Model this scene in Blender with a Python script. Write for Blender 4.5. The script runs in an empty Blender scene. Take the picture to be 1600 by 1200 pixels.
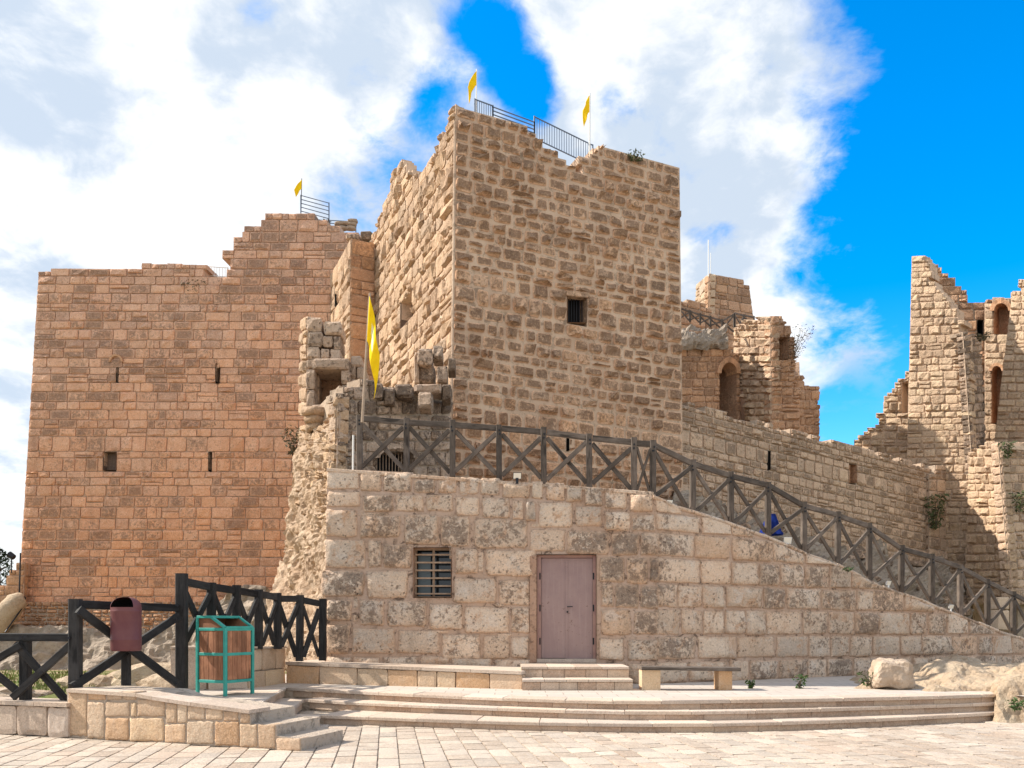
import bpy, math, random
import numpy as np
from mathutils import Vector, noise as mnoise
random.seed(7)
C = bpy.context.scene.collection
scn = bpy.context.scene
R = math.radians
# ------------------------------------------------------------------ camera, light, exposure
F, HZ, CZ = 1300.0, 975.0, 1.65          # focal length in photo pixels, horizon row, eye height
cam_d = bpy.data.cameras.new('camera'); cam = bpy.data.objects.new('camera', cam_d); C.objects.link(cam)
cam.location = (0, 0, CZ); cam.rotation_euler = (R(90), 0, 0)
cam_d.sensor_width = 36; cam_d.lens = 36 * F / 1600; cam_d.shift_y = (HZ - 600) / 1600
cam_d.clip_start = 0.1; cam_d.clip_end = 4000
scn.camera = cam
SUN_EL = 40.0
sxy = Vector((-0.985, 0.15)).normalized()
S = Vector((sxy.x * math.cos(R(SUN_EL)), sxy.y * math.cos(R(SUN_EL)), math.sin(R(SUN_EL))))
sun_d = bpy.data.lights.new('sun', 'SUN'); sun_d.energy = 3.5; sun_d.angle = R(0.6); sun_d.color = (1, 0.93, 0.83)
sun = bpy.data.objects.new('sun', sun_d); C.objects.link(sun)
sun.rotation_euler = S.to_track_quat('Z', 'Y').to_euler(); sun.location = (-40, 20, 60)
scn.view_settings.view_transform = 'Standard'; scn.view_settings.look = 'None'
scn.view_settings.exposure = 1.05; scn.view_settings.gamma = 1; scn.view_settings.use_curve_mapping = False

def P(px, py, d):
    return Vector(((px - 800) / F * d, d, CZ + (HZ - py) / F * d))
def G(px, py, z):                          # photo pixel on the level z
    d = (CZ - z) * F / (py - HZ); return P(px, py, d)
def PZ(px, d, z): return Vector(((px - 800) / F * d, d, z))
def proj(p): return (800 + p.x / p.y * F, HZ - (p.z - CZ) / p.y * F)

# ------------------------------------------------------------------ sky
class NT:
    def __init__(s, tree): s.t = tree
    def n(s, typ, **kw):
        nd = s.t.nodes.new(typ)
        for k, v in kw.items(): setattr(nd, k, v)
        return nd
    def put(s, sock, v):
        if hasattr(v, 'default_value') or hasattr(v, 'is_linked'): s.t.links.new(v, sock)
        else:
            sock.default_value = v
    def math(s, op, a, b=0.0, c=0.0, clamp=False):
        m = s.n('ShaderNodeMath', operation=op, use_clamp=clamp)
        for i, v in enumerate((a, b, c)):
            s.put(m.inputs[i], v)
        return m.outputs[0]
    def ramp(s, fac, stops, interp='LINEAR'):
        r = s.n('ShaderNodeValToRGB'); r.color_ramp.interpolation = interp
        e = r.color_ramp.elements
        while len(e) > 1: e.remove(e[-1])
        for i, (p, c) in enumerate(stops):
            el = e[0] if i == 0 else e.new(p)
            el.position = p
            el.color = (c, c, c, 1) if isinstance(c, (int, float)) else (*c, 1)
        s.put(r.inputs[0], fac); return r.outputs[0]
    def mix(s, fac, a, b, mode='MIX'):
        m = s.n('ShaderNodeMix', data_type='RGBA', blend_type=mode)
        s.put(m.inputs[0], fac)
        for sock, v in ((m.inputs[6], a), (m.inputs[7], b)):
            if isinstance(v, tuple): v = (*v, 1) if len(v) == 3 else v
            s.put(sock, v)
        return m.outputs[2]
    def noise(s, vec, scale, detail=6, rough=0.6, dist=0.0):
        nd = s.n('ShaderNodeTexNoise'); s.put(nd.inputs['Vector'], vec)
        nd.inputs['Scale'].default_value = scale; nd.inputs['Detail'].default_value = detail
        nd.inputs['Roughness'].default_value = rough; nd.inputs['Distortion'].default_value = dist
        return nd.outputs[0]
    def smooth(s, v, a, b):
        m = s.n('ShaderNodeMapRange', interpolation_type='SMOOTHSTEP')
        s.put(m.inputs[0], v); m.inputs[1].default_value = a; m.inputs[2].default_value = b
        return m.outputs[0]

world = bpy.data.worlds.new('World'); scn.world = world; world.use_nodes = True
W = NT(world.node_tree); world.node_tree.nodes.clear()
tc = W.n('ShaderNodeTexCoord')
sky = W.n('ShaderNodeTexSky', sky_type='NISHITA', sun_disc=False)
sky.sun_elevation = R(SUN_EL); sky.sun_rotation = math.atan2(sxy.x, sxy.y)
sky.altitude = 700; sky.dust_density = 0.4; sky.ozone_density = 2.5
hs = W.n('ShaderNodeHueSaturation'); hs.inputs['Saturation'].default_value = 1.5; hs.inputs['Value'].default_value = 1.36
W.t.links.new(sky.outputs[0], hs.inputs['Color'])
skycol = hs.outputs[0]
sep = W.n('ShaderNodeSeparateXYZ'); W.t.links.new(tc.outputs['Generated'], sep.inputs[0])
dx, dy, dz = sep.outputs
den = W.math('ADD', W.math('MAXIMUM', dz, 0.0), 0.35)
comb = W.n('ShaderNodeCombineXYZ')
W.put(comb.inputs[0], W.math('DIVIDE', dx, den)); W.put(comb.inputs[1], W.math('DIVIDE', dy, den)); W.put(comb.inputs[2], W.math('MULTIPLY', dz, 0.5))
cv = comb.outputs[0]
wn = W.n('ShaderNodeTexNoise'); W.put(wn.inputs['Vector'], cv); wn.inputs['Scale'].default_value = 3.5; wn.inputs['Detail'].default_value = 4
wv = W.n('ShaderNodeVectorMath', operation='MULTIPLY_ADD'); W.put(wv.inputs[0], wn.outputs['Color']); wv.inputs[1].default_value = (.13, .13, .13); W.put(wv.inputs[2], cv)
cv = wv.outputs[0]
n1 = W.noise(cv, 2.4, 10, 0.60, 0.0)
n2 = W.noise(cv, 8.0, 8, 0.62)
# cloud bank: cover falls off towards the clear air on the right
az = W.math('DIVIDE', dx, W.math('MAXIMUM', W.math('SQRT', W.math('ADD', W.math('MULTIPLY', dx, dx), W.math('MULTIPLY', dy, dy))), 0.01))
edge = W.math('ADD', az, W.math('MULTIPLY', dz, 0.22))
gap_ = W.math('MULTIPLY', W.smooth(dy, 0.0, 0.3), 1.0)  # clear gap only ahead; unseen cloud behind is added to brighten shaded fronts
cover = W.math('SUBTRACT', 1.0, W.math('MULTIPLY', gap_, W.smooth(W.math('ADD', edge, W.math('ADD', W.math('MULTIPLY', W.math('SUBTRACT', n1, 0.5), 0.40), W.math('MULTIPLY', W.math('SUBTRACT', n2, 0.5), 0.16))), 0.425, 0.505)))
def blob(px, py, r, w):                     # a rift in the cloud towards one direction
    v = Vector(((px - 800) / F, 1, (HZ - py) / F)).normalized()
    d = W.n('ShaderNodeVectorMath', operation='DISTANCE'); W.t.links.new(tc.outputs['Generated'], d.inputs[0]); d.inputs[1].default_value = v
    return W.math('MULTIPLY', W.math('SUBTRACT', 1.0, W.smooth(d.outputs['Value'], 0.0, r)), w)
dens = W.math('ADD', n1, W.math('MULTIPLY', W.math('SUBTRACT', n2, 0.5), 0.28))
rift = 0.0
for b in ((735, 10, 0.065, .20), (790, 80, 0.065, .20), (835, 150, 0.05, .18), (690, 150, 0.06, .09), (640, 120, .06, .06), (560, 95, 0.05, .08), (400, 10, 0.06, .14), (150, 225, 0.06, .10), (1090, 380, .07, .08), (1310, 670, .12, .34), (1190, 130, .06, .06)):
    rift = W.math('ADD', rift, blob(*b))
puff = 0.0
for b in ((1270, 170, .07, .16), (1340, 300, .09, .2), (1360, 480, .1, .12)):
    puff = W.math('ADD', puff, blob(*b))
dens = W.math('ADD', W.math('SUBTRACT', dens, rift), 0.12)
mask = W.math('MULTIPLY', W.smooth(dens, 0.40, 0.56), W.math('MINIMUM', W.math('ADD', cover, 0.0), 1.0))
mask = W.math('MULTIPLY', mask, 0.97)
shade = W.smooth(W.math('ADD', W.math('MULTIPLY', W.noise(cv, 4.5, 8, 0.58), .6), W.math('MULTIPLY', dens, .4)), 0.49, 0.585)
ccol = W.mix(shade, (2.75, 3.15, 3.65), (4.45, 4.5, 4.5))
final = W.mix(mask, skycol, ccol)
bg = W.n('ShaderNodeBackground'); W.t.links.new(final, bg.inputs[0]); bg.inputs[1].default_value = 0.12
wo = W.n('ShaderNodeOutputWorld'); W.t.links.new(bg.outputs[0], wo.inputs[0])

# ------------------------------------------------------------------ materials
def newmat(name, rough=0.9, spec=0.2):
    m = bpy.data.materials.new(name); m.use_nodes = True
    N = NT(m.node_tree); b = m.node_tree.nodes['Principled BSDF']
    b.inputs['Roughness'].default_value = rough; b.inputs['Specular IOR Level'].default_value = spec
    g = N.n('ShaderNodeNewGeometry')
    return m, N, b, g.outputs['Position']
def bump(N, b, h, strength, dist):
    bp = N.n('ShaderNodeBump'); bp.inputs['Strength'].default_value = strength; bp.inputs['Distance'].default_value = dist
    N.put(bp.inputs['Height'], h); N.t.links.new(bp.outputs[0], b.inputs['Normal'])
def stone_mat(name, cols, dark=(.13, .10, .08), dark_amt=0.5, dark_lo=.45, dark_hi=.7, orange=None, margin=None, sc=1.0, pits=0.5, stain_scale=0.25, bumpd=0.05, boss_dark=0.0, rust=0.0, per_stone=.16, tint=(1, .92, .80), topdark=None, streak=.35, mreach=.6):
    m, N, b, pos = newmat(name)
    tone = N.n('ShaderNodeAttribute', attribute_name='tone').outputs['Fac']
    rim = N.n('ShaderNodeAttribute', attribute_name='rim').outputs['Fac']
    k = len(cols)
    col = N.ramp(tone, [(i / (k - 1), c) for i, c in enumerate(cols)])
    f1 = N.noise(pos, 2.0 * sc, 8, .65)
    f2 = N.noise(pos, 9 * sc, 7, .7)
    f3 = N.noise(pos, stain_scale, 6, .6, .4)
    fm = N.noise(pos, 4.6 * sc, 7, .7, .8)
    # every stone has its own value; mottling of the stone itself
    t3 = N.math('FRACT', N.math('MULTIPLY', tone, 13.7))
    hsv = N.n('ShaderNodeHueSaturation'); N.put(hsv.inputs['Color'], col)
    N.put(hsv.inputs['Value'], N.math('ADD', .86, N.math('MULTIPLY', t3, .28))); N.put(hsv.inputs['Saturation'], N.math('ADD', .82, N.math('MULTIPLY', tone, .36)))
    col = hsv.outputs[0]
    col = N.mix(N.math('MULTIPLY', N.smooth(f1, .42, .66), .55), col, N.mix(0.55, col, (.66, .56, .46)))
    if orange:
        oc, z0, z1, amt = orange
        sp = N.n('ShaderNodeSeparateXYZ'); N.put(sp.inputs[0], pos)
        zz = N.math('ADD', sp.outputs[2], N.math('MULTIPLY', N.math('SUBTRACT', N.noise(pos, .2, 4, .6), .5), 22))
        om = N.math('MULTIPLY', N.math('SUBTRACT', 1.0, N.smooth(zz, z0, z1)), amt)
        om = N.math('MULTIPLY', om, N.math('ADD', .6, N.math('MULTIPLY', tone, .4)))
        col = N.mix(om, col, N.mix(N.smooth(f1, .35, .65), oc, (oc[0] * 1.1, oc[1] * 1.2, oc[2] * 1.3)))
    if rust:
        rm_ = N.math('MULTIPLY', N.smooth(N.math('ADD', N.math('MULTIPLY', N.noise(pos, 1.1 * sc, 6, .7, .8), .75), N.math('MULTIPLY', f2, .25)), .51, .62), rust)
        col = N.mix(rm_, col, (.46, .285, .175))
        col = N.mix(N.math('MULTIPLY', N.smooth(N.noise(pos, 1.7 * sc, 7, .7, .5), .53, .64), .45), col, (.62, .60, .57))
    # weathering crust in blotches, heavier on some stones and on the proud faces
    t2 = N.math('FRACT', N.math('MULTIPLY', tone, 7.31))
    dsum = N.math('ADD', N.math('MULTIPLY', fm, .42), N.math('ADD', N.math('MULTIPLY', f2, .30), N.math('ADD', N.math('MULTIPLY', f3, .42), N.math('MULTIPLY', N.math('SUBTRACT', t2, .5), per_stone))))
    if topdark:
        sp2 = N.n('ShaderNodeSeparateXYZ'); N.put(sp2.inputs[0], pos)
        dsum = N.math('ADD', dsum, N.math('MULTIPLY', N.smooth(N.math('ADD', sp2.outputs[2], N.math('MULTIPLY', N.noise(pos, .3, 4, .6), 6)), topdark[0], topdark[1]), .075))
    dk = N.math('MULTIPLY', N.smooth(dsum, dark_lo, dark_hi), dark_amt)
    if boss_dark: dk = N.math('MULTIPLY', dk, N.math('ADD', 1 - boss_dark, N.math('MULTIPLY', rim, boss_dark)))
    col = N.mix(dk, col, N.mix(N.smooth(f2, .4, .62), dark, tuple(x * 1.7 for x in dark)))
    if margin:
        mm = N.math('MULTIPLY', N.math('SUBTRACT', 1.0, N.smooth(N.math('ADD', rim, N.math('MULTIPLY', N.math('SUBTRACT', fm, .5), 2.4)), .0, mreach)), .85)
        col = N.mix(mm, col, margin)
    # fine grain
    g = N.noise(pos, 38, 4, .7)
    col = N.mix(N.math('MULTIPLY', N.smooth(g, .38, .68), .30), col, N.mix(.5, col, (.10, .08, .065)))
    mps = N.n('ShaderNodeMapping'); N.put(mps.inputs[0], pos); mps.inputs['Scale'].default_value = (1.3, 1.3, .16)
    stk = N.noise(mps.outputs[0], 1.6, 6, .65, .3)
    col = N.mix(N.math('MULTIPLY', N.smooth(stk, .52, .66), streak), col, N.mix(.6, col, (.085, .065, .05)))
    hi = N.noise(pos, 16 * sc, 5, .75)
    col = N.mix(N.math('MULTIPLY', N.smooth(hi, .52, .66), .45), col, N.mix(.5, col, (.85, .72, .58)))
    col = N.mix(N.math('MULTIPLY', N.math('SUBTRACT', 1.0, N.smooth(hi, .34, .47)), .5), col, N.mix(.65, col, (.07, .05, .04)))
    # karst pits
    v = N.n('ShaderNodeTexVoronoi'); v.inputs['Scale'].default_value = 8 * sc; N.put(v.inputs['Vector'], N.mix(.12, pos, N.noise(pos, 5 * sc, 3)))
    pit = N.math('MULTIPLY', N.math('SUBTRACT', 1.0, N.smooth(v.outputs['Distance'], .10, .34)), N.smooth(f1, .46, .56))
    col = N.mix(N.math('MULTIPLY', pit, pits), col, (.10, .07, .055))
    col = N.mix(1.0, col, tint, 'MULTIPLY')
    N.t.links.new(col, b.inputs['Base Color'])
    h = N.math('ADD', N.math('MULTIPLY', f1, 1.0), N.math('ADD', N.math('MULTIPLY', f2, .7), N.math('MULTIPLY', g, .15)))
    h = N.math('SUBTRACT', h, N.math('MULTIPLY', pit, .5 * pits))
    bump(N, b, h, 1.0, bumpd)
    return m
def mortar_mat(name, c, c2, sc=1.0, crev_shade=.55):
    m, N, b, pos = newmat(name)
    f = N.noise(pos, 6 * sc, 8, .7); f0 = N.noise(pos, .35, 5, .6)
    col = N.mix(N.smooth(f0, .35, .65), c, c2)
    fm = N.noise(pos, 2.6 * sc, 6, .7, .5)
    col = N.mix(N.math('MULTIPLY', N.smooth(N.math('ADD', N.math('MULTIPLY', f, .5), N.math('MULTIPLY', fm, .5)), .50, .62), .6), col, tuple(x * .45 for x in c2))
    cr = N.math('MULTIPLY', N.smooth(N.noise(pos, 1.4 * sc, 7, .75, 1.2), .55, .62), crev_shade)  # dark colour patches stand in for shaded gaps between the stones
    col = N.mix(cr, col, tuple(x * .25 for x in c2))
    N.t.links.new(col, b.inputs['Base Color']); bump(N, b, f, .8, .06)
    return m
def simple(name, c, rough=.6, metal=0.0, nscale=0, c2=None, bd=0.0, spec=.4, stretch=None):
    m, N, b, pos = newmat(name, rough, spec); b.inputs['Metallic'].default_value = metal
    if nscale:
        vec = pos
        if stretch:
            mp = N.n('ShaderNodeMapping'); N.put(mp.inputs[0], pos); mp.inputs['Scale'].default_value = stretch; vec = mp.outputs[0]
        f = N.noise(vec, nscale, 7, .65)
        col = N.mix(N.smooth(f, .35, .65), c, c2 or tuple(x * .6 for x in c))
        N.t.links.new(col, b.inputs['Base Color'])
        if bd: bump(N, b, f, .7, bd)
    else: b.inputs['Base Color'].default_value = (*c, 1)
    return m
def wood(name, c, c2):
    m, N, b, _ = newmat(name, .75, .25)
    tcn = N.n('ShaderNodeTexCoord'); mp = N.n('ShaderNodeMapping'); N.put(mp.inputs[0], tcn.outputs['UV']); mp.inputs['Scale'].default_value = (2.2, 26, 26)
    f = N.noise(mp.outputs[0], 1.6, 6, .7, .6)
    geo = N.n('ShaderNodeNewGeometry')
    f2 = N.noise(geo.outputs['Position'], 3.5, 4, .6)
    col = N.mix(N.smooth(f, .3, .7), c, c2)
    col = N.mix(N.math('MULTIPLY', N.smooth(f2, .45, .7), .5), col, tuple(x * 1.5 for x in c2))
    tn = N.n('ShaderNodeAttribute', attribute_name='tone').outputs['Fac']
    hv = N.n('ShaderNodeHueSaturation'); N.put(hv.inputs['Color'], col); N.put(hv.inputs['Value'], N.math('ADD', .7, N.math('MULTIPLY', tn, .7)))
    col = hv.outputs[0]
    fk = N.noise(mp.outputs[0], .35, 3, .5)
    col = N.mix(N.math('MULTIPLY', N.smooth(fk, .62, .66), .7), col, tuple(x * .3 for x in c))
    N.t.links.new(col, b.inputs['Base Color']); bump(N, b, f, .6, .012)
    return m
M = {}
M['bastion'] = stone_mat('bastion_limestone', [(.40, .28, .20), (.50, .36, .25), (.45, .33, .25), (.54, .41, .31)], dark=(.075, .06, .05), dark_amt=0.78, dark_lo=0.575, dark_hi=0.66,
                         orange=((.56, .29, .14), -1, 20, .72), margin=None, pits=.3, bumpd=0.12, per_stone=0.2, tint=(1.62, 1.31, 1.19), topdark=(17, 26), streak=0.3, boss_dark=0.8)
M['bastion_core'] = mortar_mat('bastion_mortar', (.62, .43, .31), (.50, .33, .23))
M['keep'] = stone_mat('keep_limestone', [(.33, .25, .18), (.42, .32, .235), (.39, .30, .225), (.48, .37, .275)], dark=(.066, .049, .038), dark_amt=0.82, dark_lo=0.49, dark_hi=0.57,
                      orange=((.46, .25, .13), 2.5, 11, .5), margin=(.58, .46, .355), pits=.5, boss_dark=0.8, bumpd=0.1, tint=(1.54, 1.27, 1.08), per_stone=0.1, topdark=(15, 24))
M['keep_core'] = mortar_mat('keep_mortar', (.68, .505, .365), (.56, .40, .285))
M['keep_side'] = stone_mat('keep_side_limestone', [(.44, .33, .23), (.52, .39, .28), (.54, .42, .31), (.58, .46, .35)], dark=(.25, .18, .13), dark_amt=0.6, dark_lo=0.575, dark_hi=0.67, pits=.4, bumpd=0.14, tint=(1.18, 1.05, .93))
M['rock_lit_stone'] = stone_mat('sunlit_rubble_stone', [(.50, .37, .25), (.58, .44, .31), (.55, .42, .30), (.62, .50, .38)], dark=(.22, .15, .10), dark_amt=.6, dark_lo=.56, dark_hi=.64, pits=.7, bumpd=.14, tint=(1.12, 1.0, .87))
M['turret'] = stone_mat('turret_limestone', [(.42, .28, .185), (.50, .35, .24), (.46, .33, .24), (.52, .40, .29)], dark=(.16, .115, .085), dark_amt=.7, dark_lo=0.57, dark_hi=0.67, pits=.3, tint=(1.2, .93, .74))
M['grey'] = stone_mat('outwork_limestone', [(.42, .35, .285), (.50, .425, .35), (.46, .39, .33), (.56, .49, .42)], dark=(.085, .072, .06), dark_amt=0.8, dark_lo=0.535, dark_hi=0.615, orange=((.48, .30, .18), 2, 7.5, .35), pits=.7, tint=(1.14, .98, .86), bumpd=0.12)
M['grey_core'] = mortar_mat('outwork_mortar', (.50, .39, .29), (.40, .30, .22))
M['front'] = stone_mat('front_limestone', [(.52, .44, .36), (.60, .525, .44), (.55, .45, .36), (.64, .57, .49), (.57, .44, .34)], dark=(.13, .10, .08), dark_amt=0.82, dark_lo=0.585, dark_hi=0.65, margin=(.57, .435, .33), pits=0.6, sc=1.6, stain_scale=.5, bumpd=0.08, rust=0.7, tint=(1.3, 1.19, 1.10), per_stone=0.1, streak=0.3, mreach=0.85)
M['front_core'] = mortar_mat('front_mortar', (.58, .43, .335), (.50, .345, .25), 1.6, .85)
M['curtain'] = stone_mat('curtain_limestone', [(.45, .365, .28), (.53, .435, .34), (.49, .41, .33), (.57, .49, .40)], dark=(.11, .09, .072), dark_amt=0.8, dark_lo=0.54, dark_hi=0.6, margin=(.53, .435, .345), pits=.6, sc=1.2, bumpd=0.1, tint=(1.28, 1.09, .95), per_stone=0.2, boss_dark=0.6)
M['curtain_core'] = mortar_mat('curtain_mortar', (.54, .43, .33), (.44, .335, .25))
M['rtower'] = stone_mat('right_tower_limestone', [(.50, .38, .27), (.56, .44, .325), (.58, .47, .365), (.62, .53, .42)], dark=(.24, .18, .14), dark_amt=.55, dark_lo=0.565, dark_hi=0.645, orange=((.56, .37, .22), 2, 13, .45), pits=.4, bumpd=0.14, tint=(1.13, 1.02, .90))
M['ruin'] = stone_mat('ruin_limestone', [(.40, .285, .195), (.49, .36, .26), (.44, .335, .25), (.53, .42, .32)], dark=(.15, .11, .085), dark_amt=.78, dark_lo=0.54, dark_hi=0.62, orange=((.48, .27, .145), 8, 16, .5), pits=.5, bumpd=0.14, tint=(1.28, 1.02, .84), per_stone=0.22, boss_dark=0.5)
M['clad'] = stone_mat('cladding_stone', [(.54, .38, .25), (.60, .47, .34), (.62, .49, .34), (.62, .53, .43), (.58, .40, .26)], dark=(.34, .23, .15), dark_amt=.45, dark_lo=0.55, dark_hi=0.68, pits=.1, sc=2.5, bumpd=.03, tint=(1.08, 1.0, .92), streak=0.15)
M['clad_core'] = mortar_mat('cladding_mortar', (.54, .44, .345), (.46, .37, .29), 2)
M['slab'] = stone_mat('step_slab_stone', [(.50, .42, .345), (.55, .47, .39), (.52, .44, .36), (.58, .50, .42)], dark=(.30, .24, .19), dark_amt=0.7, dark_lo=0.53, dark_hi=0.66, pits=.1, sc=3, bumpd=.008, tint=(1.1, 1.05, 1.02), streak=0)
M['riser'] = stone_mat('step_riser_stone', [(.48, .36, .275), (.53, .44, .36), (.51, .41, .33), (.55, .47, .39)], dark=(.28, .20, .15), dark_amt=0.65, dark_lo=0.53, dark_hi=0.66, pits=.2, sc=3, bumpd=.01, tint=(1.08, 1.0, .93), streak=0.3)
M['paver'] = stone_mat('paving_stone', [(.47, .395, .33), (.53, .455, .385), (.50, .43, .365), (.56, .485, .42), (.50, .41, .345)], dark=(.28, .22, .175), dark_amt=0.7, dark_lo=0.55, dark_hi=0.68, pits=.15, sc=2.5, bumpd=.02, tint=(1.03, 1.0, .95), streak=0)
M['paver_core'] = mortar_mat('paving_joint', (.46, .39, .32), (.38, .315, .255), 2)
def rock_mat(name, c1, c2, dark, sc=1.0, bd=.08, pit=.6):
    m, N, b, pos = newmat(name)
    f1 = N.noise(pos, 1.1 * sc, 9, .65); f2 = N.noise(pos, 6 * sc, 7, .7); f3 = N.noise(pos, .4 * sc, 4, .6)
    col = N.mix(N.smooth(f1, .35, .65), c1, c2)
    col = N.mix(N.math('MULTIPLY', N.smooth(N.math('ADD', N.math('MULTIPLY', f2, .6), N.math('MULTIPLY', f3, .5)), .52, .72), pit), col, dark)
    N.t.links.new(col, b.inputs['Base Color'])
    bump(N, b, N.math('ADD', f1, N.math('MULTIPLY', f2, .6)), 1.0, bd)
    return m
M['rock_lit'] = rock_mat('pale_rock', (.52, .36, .235), (.60, .45, .32), (.28, .175, .11), 1.8, .14, .75)
M['rock_grey'] = rock_mat('grey_rock', (.31, .25, .195), (.42, .34, .265), (.14, .11, .085), 1.3, .1, .8)
M['rock_cream'] = rock_mat('cream_rock', (.50, .37, .25), (.56, .44, .31), (.27, .18, .115), 2.2, .10, .7)
M['boulder'] = rock_mat('boulder_rock', (.42, .31, .22), (.54, .43, .33), (.26, .18, .12), 3, .05, .6)
M['black_wood'] = wood('black_stained_wood', (.014, .013, .013), (.035, .033, .032))
M['grey_wood'] = wood('weathered_grey_wood', (.06, .046, .036), (.135, .108, .088))
M['brown_wood'] = wood('brown_wood', (.20, .085, .045), (.33, .155, .085))
M['dark'] = simple('dark_void', (.012, .01, .009), 1)  # near-black colour painted for the shade inside openings
M['iron'] = simple('dark_iron', (.03, .03, .035), .5, .6)
M['blue_rail'] = simple('blue_grey_painted_rail', (.13, .17, .24), .5, .2)
M['yellow'] = simple('yellow_flag_cloth', (.95, .64, .012), .8, nscale=6, c2=(.88, .55, .01), spec=.1)
M['pale_cloth'] = simple('pale_flag_emblem', (.8, .74, .45), .8)
M['white_paint'] = simple('white_painted_metal', (.78, .78, .76), .5)
M['lamp_glass'] = simple('pale_lamp_glass', (.80, .76, .66), .15, spec=.6)
M['door_plain'] = simple('mauve_painted_metal', (.265, .165, .165), .5, nscale=1.5, c2=(.30, .19, .19), spec=.35)
M['door_frame'] = simple('pinkish_door_frame', (.30, .175, .155), .6, nscale=8, c2=(.36, .22, .18))
md_, N, b, pos = newmat('mauve_painted_door', .45, .35)
f = N.noise(pos, 1.6, 6, .65); f2 = N.noise(pos, 14, 6, .7)
mpn = N.n('ShaderNodeMapping'); N.put(mpn.inputs[0], pos); mpn.inputs['Scale'].default_value = (9, 9, .5); st = N.noise(mpn.outputs[0], 2, 5, .6)
dcol = N.mix(N.smooth(f, .35, .65), (.285, .19, .18), (.33, .225, .205)); dcol = N.mix(N.math('MULTIPLY', N.smooth(st, .5, .72), .35), dcol, (.42, .31, .28))
dcol = N.mix(N.math('MULTIPLY', N.smooth(N.math('ADD', N.math('MULTIPLY', f2, .7), N.math('MULTIPLY', f, .3)), .58, .64), .7), dcol, (.16, .085, .06))
N.t.links.new(dcol, b.inputs['Base Color']); bump(N, b, f, .25, .03); M['door'] = md_
M['jamb'] = mortar_mat('plastered_jamb', (.50, .32, .225), (.42, .26, .18), 2)
M['rust'] = simple('rusty_bar', (.30, .20, .13), .8, nscale=15, c2=(.38, .27, .19))
M['glass'] = simple('dark_window_glass', (.02, .025, .03), .08, spec=.6)
M['blind'] = simple('grey_blue_pane', (.13, .17, .19), .3)
M['shutter_and_shade'] = simple('brown_shutter_and_shade', (.12, .08, .06), .8, nscale=10, c2=(.18, .12, .09))  # shutter wood, also painted shade inside the keep side window
M['maroon'] = simple('maroon_painted_metal', (.135, .045, .05), .5, nscale=4, c2=(.16, .06, .06), spec=.3)
M['green'] = simple('turquoise_painted_steel', (.035, .30, .25), .5, nscale=7, c2=(.05, .36, .30), spec=.35)
M['green_dark'] = simple('turquoise_chipped', (.02, .15, .13), .6)
M['leaf'] = simple('leaf_green', (.055, .10, .02), .7, nscale=8, c2=(.035, .07, .015))
M['dry'] = simple('dry_shrub', (.13, .10, .06), .9, nscale=8, c2=(.08, .075, .04))
M['dusty_leaf'] = simple('dusty_leaf', (.10, .115, .05), .9, nscale=8, c2=(.07, .085, .03))
M['pine'] = simple('pine_foliage', (.04, .075, .03), .8, nscale=3, c2=(.03, .055, .025))
M['bark'] = simple('bark', (.14, .10, .07), .9, nscale=6)
M['blue_cloth'] = simple('blue_cloth', (.01, .03, .20), .8, nscale=6, c2=(.008, .02, .13), spec=.1)
M['sack'] = simple('sand_sack', (.40, .30, .22), .9, nscale=9, c2=(.32, .24, .17))
M['pipe'] = simple('pale_pipe', (.70, .68, .64), .5)
mg, N, b, pos = newmat('grassy_ground', 1, .05)
f = N.noise(pos, .5, 7, .6); f2 = N.noise(pos, 7, 6, .7)
gc = N.mix(N.smooth(f, .42, .6), (.36, .27, .185), (.13, .16, .045)); gc = N.mix(N.math('MULTIPLY', N.smooth(f2, .4, .7), .6), gc, (.30, .25, .14))
N.t.links.new(gc, b.inputs['Base Color']); bump(N, b, f2, .8, .1); M['ground'] = mg
mt, N, b, pos = newmat('terrace_paving', .8, .2)
br = N.n('ShaderNodeTexBrick'); N.put(br.inputs['Vector'], pos); br.inputs['Scale'].default_value = 1; br.inputs['Brick Width'].default_value = .6; br.inputs['Row Height'].default_value = .4; br.inputs['Mortar Size'].default_value = .008
br.inputs['Color1'].default_value = (.50, .43, .37, 1); br.inputs['Color2'].default_value = (.56, .49, .42, 1); br.inputs['Mortar'].default_value = (.3, .24, .19, 1)
f2 = N.noise(pos, 5, 7, .7); tcol = N.mix(N.math('MULTIPLY', N.smooth(f2, .5, .75), .35), br.outputs[0], (.36, .29, .23))
N.t.links.new(tcol, b.inputs['Base Color']); bump(N, b, f2, .5, .01); M['terrace'] = mt

# ------------------------------------------------------------------ object helpers
def base_of(par):
    v = Vector((0, 0, 0))
    while par is not None: v = v + par.location; par = par.parent
    return v
def mesh_obj(name, verts, faces, mat, parent=None, kind=None, attrs=None, smooth=False, centre=False, uvs=None):
    off = base_of(parent)
    vs = np.array([tuple(v) for v in verts], dtype=float)
    loc = vs.mean(axis=0) if centre else np.array(off)
    me = bpy.data.meshes.new(name)
    me.from_pydata((vs - loc).tolist(), [], faces)
    mats = mat if isinstance(mat, list) else [mat]
    for mm in mats: me.materials.append(mm)
    if attrs:
        for k, arr in attrs.items():
            a = me.attributes.new(k, 'FLOAT', 'POINT'); a.data.foreach_set('value', np.array(arr, dtype=np.float32))
    if smooth: me.polygons.foreach_set('use_smooth', [True] * len(me.polygons))
    if uvs is not None:
        ul = me.uv_layers.new(name='UVMap'); ul.data.foreach_set('uv', np.array(uvs, dtype=np.float32).ravel())
    me.update()
    o = bpy.data.objects.new(name, me); C.objects.link(o)
    if parent is not None: o.parent = parent
    o.location = Vector(loc.tolist()) - off
    if kind: o['kind'] = kind
    return o
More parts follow.
